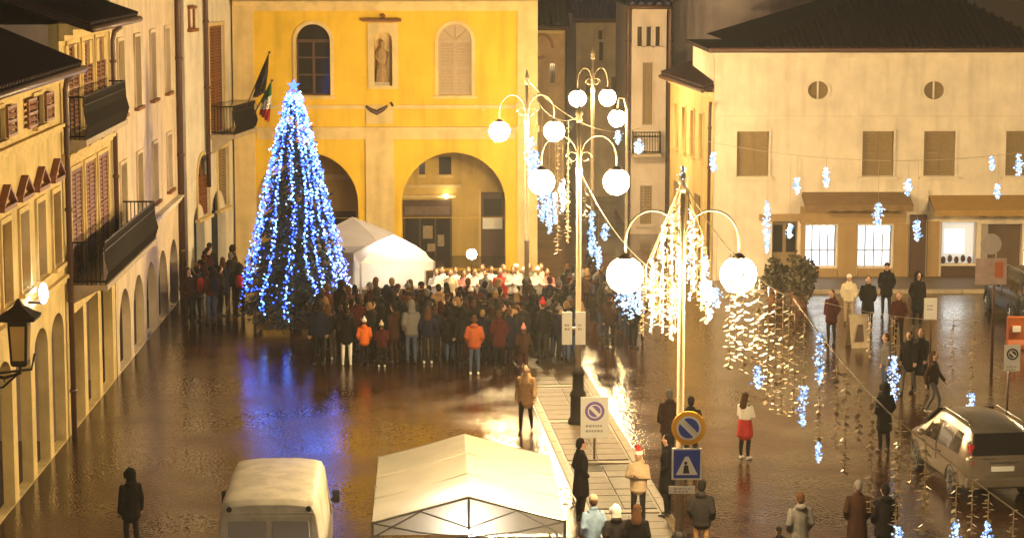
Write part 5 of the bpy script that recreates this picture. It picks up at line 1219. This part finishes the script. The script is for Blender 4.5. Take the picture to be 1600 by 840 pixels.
def get_body(pose):
    if pose in BODY: return BODY[pose]
    st=.0 if pose!='walk' else .2; parts=[]
    for s in (-1,1):
        f=st*s
        kn=(s*.105,f*.6+(.07 if f else .015),.49); an=(s*.11,f*1.1-.02,.085+(.05 if f<0 else 0))
        parts.append(('t',[(s*.085,0,.92),kn,(s*.108,(kn[1]+an[1])/2-.015,.30),an],[.088,.06,.056,.04]))
        parts.append(('t',[(an[0],an[1]-.03,an[2]-.045),(an[0]+s*.012,an[1]+.06,an[2]-.045),(an[0]+s*.02,an[1]+.16,an[2]-.055)],[(.042,.04),(.046,.035),(.036,.025)]))
    parts.append(('t',[(0,0,.90),(0,.0,1.06),(0,.005,1.26),(0,-.01,1.42),(0,-.005,1.47)],[(.165,.115),(.145,.10),(.175,.12),(.16,.085),(.06,.06)]))
    parts.append(('t',[(0,-.005,1.44),(0,.01,1.53)],[.056,.052]))
    parts.append(('b',(0,.02,1.625),(.076,.096,.118))); parts.append(('b',(0,.035,1.56),(.052,.065,.05)))
    parts.append(('t',[(0,.105,1.645),(0,.128,1.605)],[.012,.02]))
    for s in (-1,1): parts.append(('b',(s*.078,.01,1.62),(.014,.024,.034)))
    for s,arm in zip((1,-1),ARMS[pose]): parts.append(('t',[mirror(q,s) for q in arm],[.05,.04,.03]))
    me=fuse(parts,'body',.017,.45)
    bm=bmesh.new(); bm.from_mesh(me)
    for f in bm.faces:
        c=f.calc_center_median(); hi=c.z>1.45 
        f.material_index=2 if hi else (1 if c.z<.105 else 0)
    bm.to_mesh(me); bm.free()
    x=MB()
    for s in (-1,1): x.octa((s*.032,.108,1.64),.0125,3)
    if pose!='pockets':
        for s,arm in zip((1,-1),ARMS[pose]): hand_mesh(x,mirror(arm[2],s),mirror(arm[1],s),2)
    xm=x.mesh('x',[SKIN]*4,smooth=True)
    bm=bmesh.new(); bm.from_mesh(me); bm.from_mesh(xm); bm.to_mesh(me); bm.free(); bpy.data.meshes.remove(xm)
    idx=[p.material_index for p in me.polygons]; me.materials.clear()
    for mm in (DBROWN,SHOE,SKIN,EYE): me.materials.append(mm)
    for p,i in zip(me.polygons,idx): p.material_index=i; p.use_smooth=True
    BODY[pose]=me; return me
STY={'jacket':(.84,.022,.178,.135),'coat':(.52,.026,.215,.175),'puffer':(.80,.042,.205,.165),'parka':(.68,.034,.212,.17)}
def get_coat(pose,style):
    if (pose,style) in COAT: return COAT[(pose,style)]
    hem,e,hx,hy_=STY[style]; e2=e*.75
    parts=[('t',[(0,0,hem+.05),(0,0,(hem+1.0)/2),(0,0,1.02),(0,.005,1.26),(0,-.01,1.375),(0,-.01,1.435),(0,-.01,1.485)],[(hx,hy_),(hx*.95,hy_*.95),(.15+e,.112+e),(.168+e,.12+e),(.155+e*.6,.10+e*.7),(.11+e*.4,.085+e*.4),(.072+e*.2,.072+e*.2)])]
    for s,arm in zip((1,-1),ARMS[pose]):
        a=[mirror(q,s) for q in arm]; parts.append(('t',a,[.052+e2*.8,.046+e2*.8,.038+e2*.7]))
    if style in('puffer','parka'): parts.append(('b',(0,-.09,1.46),(.125,.07,.075)))
    else: parts.append(('t',[(-.06,-.06,1.49),(0,-.085,1.5),(.06,-.06,1.49)],[.03,.035,.03]))
    me=fuse(parts,'coat_'+style,.022,.42); 
    if style=='puffer':       # quilted rolls
        for v in me.vertices:
            if .8<v.co.z<1.42 and abs(v.co.x)<.26:
                k=1+.035*math.sin(v.co.z*62); v.co.x*=k; v.co.y*=k
    me.materials.clear(); me.materials.append(BLACK); COAT[(pose,style)]=me; return me
def get_head(kind):
    if kind in HEADW: return HEADW[kind]
    if kind=='hair': me=fuse([('b',(0,-.012,1.652),(.089,.102,.106)),('b',(0,-.05,1.60),(.08,.07,.09))],kind,.018,.5)
    elif kind=='long_hair': me=fuse([('b',(0,-.012,1.652),(.092,.104,.106)),('t',[(0,-.05,1.62),(0,-.085,1.50),(0,-.12,1.39)],[(.092,.065),(.11,.06),(.12,.035)])],kind,.018,.5)
    elif kind=='beanie': me=fuse([('b',(0,-.005,1.685),(.092,.108,.085)),('t',[(0,.0,1.655),(0,.0,1.685)],[(.094,.112),(.094,.112)])],kind,.018,.5)
    elif kind=='bobble_hat': me=fuse([('b',(0,-.005,1.685),(.092,.108,.09)),('t',[(0,.0,1.655),(0,.0,1.69)],[(.098,.116),(.098,.116)]),('b',(0,-.01,1.81),(.045,.045,.042))],kind,.018,.5)
    elif kind=='hood': me=fuse([('b',(0,-.035,1.635),(.118,.115,.145)),('t',[(0,-.05,1.56),(0,-.05,1.45)],[(.11,.09),(.12,.09)]),('t',[(-.1,.045,1.56),(-.11,.05,1.66),(0,.05,1.765),(.11,.05,1.66),(.1,.045,1.56)],[.026]*5)],kind,.018,.5)
    elif kind=='santa_hat': me=fuse([('t',[(0,0,1.66),(0,-.01,1.73),(.03,-.05,1.80),(.09,-.1,1.80)],[(.09,.108),(.075,.09),(.05,.05),(.03,.03)]),('b',(.12,-.12,1.77),(.04,.04,.04))],kind,.018,.5)
    me.materials.clear(); me.materials.append(BLACK); HEADW[kind]=me; return me
CLR={'black':(.008,.006,.006),'charcoal':(.02,.017,.017),'navy':(.009,.010,.026),'dark brown':(.034,.014,.008),'maroon':(.055,.010,.008),'olive':(.026,.021,.009),'grey':(.13,.12,.115),
 'rust':(.30,.07,.02),'orange':(.60,.13,.02),'beige':(.42,.32,.21),'white':(.72,.68,.62),'pink':(.58,.22,.22),'red':(.42,.03,.025),'light blue':(.22,.32,.48),'camel':(.32,.19,.09),'blue jean':(.05,.07,.13),'cream':(.62,.52,.36),'blond':(.20,.12,.05),'brown':(.07,.032,.014)}
def cm(c): return mat('cloth '+c,CLR[c],.9,var=.18,scale=9,bump=.9,bscale=9,spec=.12)
NAMES={'hair':'short hair','long_hair':'long hair','beanie':'beanie','bobble_hat':'bobble hat','hood':'hood up','santa_hat':'red santa hat'}
def person(x,y,rz,coat='black',style='jacket',head='hair',hc='brown',trousers='black',pose='pockets',h=1.72,label=None,group=None,shoe=None,extra=None,glow=None):
    k=h/1.755; t=thing('person',label,'person',(x,y,0),rz,group); t.scale=(k,k,k)
    b=bpy.data.objects.new('body',get_body(pose)); COL.objects.link(b); b.parent=t
    b.material_slots[0].link='OBJECT'; b.material_slots[0].material=cm(trousers)
    if shoe: b.material_slots[1].link='OBJECT'; b.material_slots[1].material=shoe
    c=bpy.data.objects.new('coat',get_coat(pose,style)); COL.objects.link(c); c.parent=t
    c.material_slots[0].link='OBJECT'; c.material_slots[0].material=cm(coat)
    hs_=1.09
    nm={'hair':'hair','long_hair':'hair','hood':'hood'}.get(head,'hat')
    hh=bpy.data.objects.new(nm,get_head(head)); COL.objects.link(hh); hh.parent=t
    hh.material_slots[0].link='OBJECT'; hh.material_slots[0].material=cm(hc)
    if head=='beanie' or head=='bobble_hat' or head=='santa_hat':
        if 'nape' not in HEADW:
            q=fuse([('b',(0,-.03,1.615),(.08,.075,.085))],'nape',.018,.5); q.materials.clear(); q.materials.append(cm('brown')); HEADW['nape']=q
        nb=bpy.data.objects.new('hair',HEADW['nape']); COL.objects.link(nb); nb.parent=t
    if head=='santa_hat':
        if 'brim' not in HEADW:
            q=fuse([('t',[(0,0,1.655),(0,0,1.69)],[(.1,.118),(.1,.118)]),('b',(.125,-.125,1.765),(.045,.045,.045))],'brim',.018,.5); q.materials.clear(); q.materials.append(cm('white')); HEADW['brim']=q
        nb=bpy.data.objects.new('hat_brim',HEADW['brim']); COL.objects.link(nb); nb.parent=t
    if extra:
        if 'pack' not in HEADW:
            q=fuse([('t',[(0,-.2,1.05),(0,-.22,1.2),(0,-.2,1.36)],[(.13,.075),(.14,.09),(.11,.06)]),('t',[(0,-.29,1.08),(0,-.29,1.16)],[(.09,.03),(.09,.03)])],'backpack',.02,.5); q.materials.clear(); q.materials.append(BLACK); HEADW['pack']=q
        pk=bpy.data.objects.new('backpack',HEADW['pack']); COL.objects.link(pk); pk.parent=t; pk.material_slots[0].link='OBJECT'; pk.material_slots[0].material=cm(extra)
    if pose=='phone':
        ph=MB(); ph.bx(.03,.11,.375,.387,1.50,1.66); o=local_build(ph,'phone',TRIM,t)
    return t
def face(dx,dy): return math.atan2(-dx,dy)      # turn so that the figure's front (+y) points along (dx, dy)

# ---- named figures, from photo pixels of their feet (or heads)
def by_feet(x,y): p=ground(x,y); return p.x,p.y
def by_head(x,y,h): d=ray(x,y); p=CP+d*((h-CAMZ)/d.z); return p.x,p.y
def P_(x,yh,h,**k):
    px_,py_=by_head(x,yh,h); rz=k.pop('rz',0); return person(px_,py_,rz,h=h,**k)
P_(203,731,1.72,rz=R(30),coat='black',style='parka',head='hood',hc='black',trousers='charcoal',pose='hang',label='lone person in black hooded parka standing on wet cobbles by the arcade')
P_(1165,612,1.62,rz=R(-40),coat='white',style='jacket',head='long_hair',hc='brown',trousers='black',pose='folded',shoe=WSHOE,label='woman in white top, red skirt and white shoes standing alone')
wm=bpy.data.objects['person.001'] if 'person.001' in bpy.data.objects else None
if wm:
    q=fuse([('t',[(0,0,.62),(0,0,.8),(0,0,1.0),(0,0,1.08)],[(.23,.19),(.215,.17),(.19,.15),(.165,.13)])],'skirt',.022,.5); q.materials.clear(); q.materials.append(cm('red')); o=bpy.data.objects.new('skirt',q); COL.objects.link(o); o.parent=wm
P_(908,683,1.80,rz=R(-70),coat='black',style='coat',head='hair',hc='black',trousers='black',label='tall person in long black coat standing beside the white market tent')
P_(927,772,1.70,rz=R(20),coat='light blue',style='jacket',head='beanie',hc='beige',trousers='blue jean',label='person in light blue jacket and beige cap beside the market tent')
P_(962,788,1.58,rz=R(10),coat='charcoal',style='parka',head='hood',hc='white',trousers='black',label='person with white fur hood raised, among the group by the tent')
P_(996,786,1.66,rz=R(-15),coat='black',style='jacket',head='long_hair',hc='brown',trousers='black',label='person with long brown hair in black jacket close to the lamp pole')
P_(998,701,1.68,rz=R(160),coat='beige',style='puffer',head='santa_hat',hc='red',trousers='charcoal',pose='folded',label='person in beige padded jacket wearing a red santa hat')
P_(1043,677,1.80,rz=R(70),coat='black',style='coat',head='hair',hc='black',trousers='black',label='person in long black coat half hidden behind the lamp pole')
P_(1097,748,1.74,rz=R(-20),coat='charcoal',style='puffer',head='hair',hc='black',trousers='camel',label='person in dark padded jacket and tan trousers right of the lamp pole')
P_(1045,607,1.76,rz=R(15),coat='dark brown',style='parka',head='hair',hc='grey',trousers='charcoal',label='grey haired person in brown parka behind the round sign')
P_(1080,618,1.72,rz=R(-10),coat='black',style='parka',head='hair',hc='black',trousers='black',label='person in black parka partly hidden behind the round sign')
P_(1250,767,1.72,rz=R(15),coat='grey',style='parka',head='hair',hc='brown',trousers='black',label='person in grey parka holding close to a small child')
P_(1217,822,1.10,rz=R(10),coat='black',style='puffer',head='beanie',hc='black',trousers='black',label='small child in black padded jacket beside the grey parka')
P_(1341,748,1.76,rz=R(0),coat='dark brown',style='coat',head='hair',hc='grey',trousers='black',label='person in long brown coat under the lowest garland')
P_(1383,754,1.74,rz=R(10),coat='black',style='parka',head='hair',hc='black',trousers='black',label='person in black parka next to the long brown coat')
P_(822,569,1.72,rz=R(170),coat='camel',style='parka',head='hair',hc='brown',trousers='black',pose='walk',label='person in camel parka walking along the stone walkway')
P_(1421,516,1.76,rz=R(150),coat='black',style='parka',head='hair',hc='black',trousers='grey',pose='walk',label='person in black parka walking near the sandwich board')
P_(1440,512,1.78,rz=R(140),coat='charcoal',style='coat',head='hair',hc='blond',trousers='black',pose='walk',label='fair haired person in charcoal coat walking in a pair')
P_(1460,548,1.70,rz=R(-120),coat='dark brown',style='jacket',head='hair',hc='brown',trousers='grey',pose='walk',shoe=WSHOE,label='person in brown jacket and white shoes walking toward the silver car')
P_(1357,430,1.76,rz=R(170),coat='black',style='coat',head='hair',hc='black',trousers='black',label='person in long black coat standing before the lit shop window')
P_(1386,410,1.80,rz=R(160),coat='black',style='parka',head='beanie',hc='dark brown',trousers='charcoal',label='person in black parka and brown beanie before the shops')
P_(1435,424,1.82,rz=R(190),coat='black',style='coat',head='hood',hc='black',trousers='black',label='tall hooded person in black coat before the shop pier')
P_(1327,428,1.64,rz=R(170),coat='cream',style='puffer',head='beanie',hc='white',trousers='beige',label='person in cream padded jacket and white beanie near the shops')
P_(1385,520,1.70,rz=R(100),coat='grey',style='jacket',head='hair',hc='brown',trousers='blue jean',pose='hang',label='person in grey jacket and jeans behind the sandwich board')
P_(1405,455,1.72,rz=R(150),coat='maroon',style='jacket',head='hair',hc='blond',trousers='black',label='fair haired person in maroon jacket near the shops')
P_(1300,452,1.70,rz=R(140),coat='maroon',style='parka',head='hair',hc='brown',trousers='charcoal',label='person in maroon parka right of the potted evergreens')
P_(1383,597,1.70,rz=R(20),coat='black',style='coat',head='hood',hc='black',trousers='black',label='hooded person in black coat beneath the icy light cluster')
# front row of the crowd that can be picked out
P_(512,474,1.68,coat='charcoal',style='jacket',head='long_hair',hc='brown',trousers='grey',shoe=WSHOE,label='person with long hair and grey trousers at the left end of the crowd')
P_(541,478,1.74,coat='black',style='parka',head='hair',hc='black',trousers='white',shoe=WSHOE,label='person in black parka and white trousers at the crowd edge')
P_(569,497,1.40,coat='orange',style='puffer',head='bobble_hat',hc='white',trousers='black',label='child in bright orange padded jacket and white bobble hat')
P_(596,503,1.32,coat='maroon',style='puffer',head='bobble_hat',hc='cream',trousers='black',shoe=WSHOE,label='child in maroon padded jacket beside the orange jacket')
P_(741,492,1.72,coat='rust',style='puffer',head='hair',hc='brown',trousers='blue jean',shoe=WSHOE,label='person in rust coloured padded jacket and jeans at the crowd edge')
P_(818,508,1.45,coat='dark brown',style='puffer',head='bobble_hat',hc='pink',trousers='maroon',label='child in brown padded jacket and pink bobble hat')
P_(640,470,1.76,coat='black',style='coat',head='hair',hc='black',trousers='black',label='person in long black coat in the front row of the crowd')
P_(668,478,1.70,coat='navy',style='jacket',head='long_hair',hc='brown',trousers='charcoal',shoe=WSHOE,label='person with long hair, navy jacket and white shoes in the crowd')
P_(780,484,1.74,coat='maroon',style='parka',head='hair',hc='brown',trousers='black',label='person in maroon parka in the front row of the crowd')
P_(850,470,1.74,coat='olive',style='parka',head='hair',hc='brown',trousers='black',label='person in olive parka near the stone walkway end')
# performers in pale clothes
rn=random.Random(31)
for i in range(19):
    x=684+i*9.6+rn.uniform(-3,3); yy=74.2+.85*(i%2)+rn.uniform(-.2,.2); p=at_y(x,420,yy); c=['white','white','cream','white','pink','white','white','white','grey','white','red','pink','white','cream','white','grey','white','cream','pink'][i]
    hd=rn.choice(['long_hair','hair','beanie']); hc='white' if hd=='beanie' else rn.choice(['brown','blond'])
    person(p.x,yy,math.pi+rn.uniform(-.4,.4),c,rn.choice(['jacket','coat']),hd,hc,rn.choice(['white','grey','charcoal']),rn.choice(['folded','hang','phone']) if False else rn.choice(['folded','hang']),rn.uniform(1.6,1.8),
      f"person in {c} clothes with {hc} {NAMES[hd]} facing the crowd",'performers before the yellow building')
# the crowd
taken=[tuple(o.location)[:2] for o in bpy.data.objects if o.name.split('.')[0]=='person']
crowd=[]
def free(x,y,d=.42):
    if any((x-a)**2+(y-b)**2<d*d for a,b in taken): return False
    if (x-PC.x)**2+(y-PC.y)**2<.25: return False
    if TX-1.75<x<TX+1.5 and TY-1.4<y<TY+1.6: return False
    if abs(x-sx_)<1.75 and y>sy_-1.7: return False
    return True
def crowd_fill(x0f,x1f,y0,y1,step,place,n=999):
    y=y0
    while y<y1:
        x=x0f(y)+rn.uniform(0,.3)
        while x<x1f(y) and len(crowd)<190:
            px_,py_=x+rn.uniform(-.12,.12),y+rn.uniform(-.2,.2)
            if free(px_,py_):
                crowd.append((px_,py_,place)); taken.append((px_,py_))
            x+=step*rn.uniform(.85,1.25)
        y+=.68
crowd_fill(lambda y:-4.3,lambda y:3.5,66.3,71.6,.50,'crowd facing the stage')
crowd_fill(lambda y:3.4,lambda y:5.6,69.0,76,.75,'crowd facing the stage')
crowd_fill(lambda y:-9.0,lambda y:-7.2,73.5,80,.8,'people beside the left arcade')
for x,y,g_ in crowd:
    child=rn.random()<.08
    c=rn.choices(['black','charcoal','navy','dark brown','maroon','olive','grey','camel'],[34,16,10,18,10,5,3,2])[0]
    st=rn.choice(['jacket','coat','puffer','parka']); hd=rn.choices(['hair','long_hair','beanie','hood','bobble_hat'],[40,22,16,14,6])[0]
    hc={'hair':rn.choice(['brown','black','black','grey','blond']),'long_hair':rn.choice(['brown','black','blond']),'beanie':rn.choice(['black','charcoal','maroon']),'hood':c,'bobble_hat':rn.choice(['white','red','grey'])}[hd]
    pack=rn.choice(['grey','red','navy','olive']) if rn.random()<.1 else None; ph=False; tr=rn.choice(['black','black','charcoal','blue jean','dark brown']); ph=rn.random()<.09 and not pack
    noun='child' if child else 'person'
    stn={'jacket':'jacket','coat':'long coat','puffer':'padded jacket','parka':'parka'}[st]
    lab=f"{noun} in {c} {stn} with "+(f"{hc} {NAMES[hd]}" if hd!='hood' else 'hood up')+(', phone raised' if ph else '')+(f', {pack} backpack' if pack else '')+(' in the crowd' if 'crowd' in g_ else ' beside the arcade')
    person(x,y,rn.gauss(0,.55)+(-.1*x*.6 if 'crowd' in g_ else rn.uniform(-1.5,.2)),c,st,hd,hc,tr,'phone' if ph else rn.choice(['pockets','pockets','folded','hang']),(rn.uniform(1.15,1.4) if child else rn.uniform(1.55,1.9)),lab,g_,None,pack)

# ================================================================== thin haze added to stand in for the glare round the lamps
hz=MB(); hz.bx(-120,140,-25,260,-1.0,15.6)
hm=bpy.data.materials.new('lamp halo haze'); hm.use_nodes=True; hm.node_tree.nodes.clear()
ho=hm.node_tree.nodes.new('ShaderNodeOutputMaterial'); hv=hm.node_tree.nodes.new('ShaderNodeVolumePrincipled')
hv.inputs['Color'].default_value=(.92,.92,.92,1); hv.inputs['Density'].default_value=.0006; hv.inputs['Anisotropy'].default_value=.35
hm.node_tree.links.new(hv.outputs[0],ho.inputs['Volume'])
tag(hz.build('haze',hm),kind='stuff')
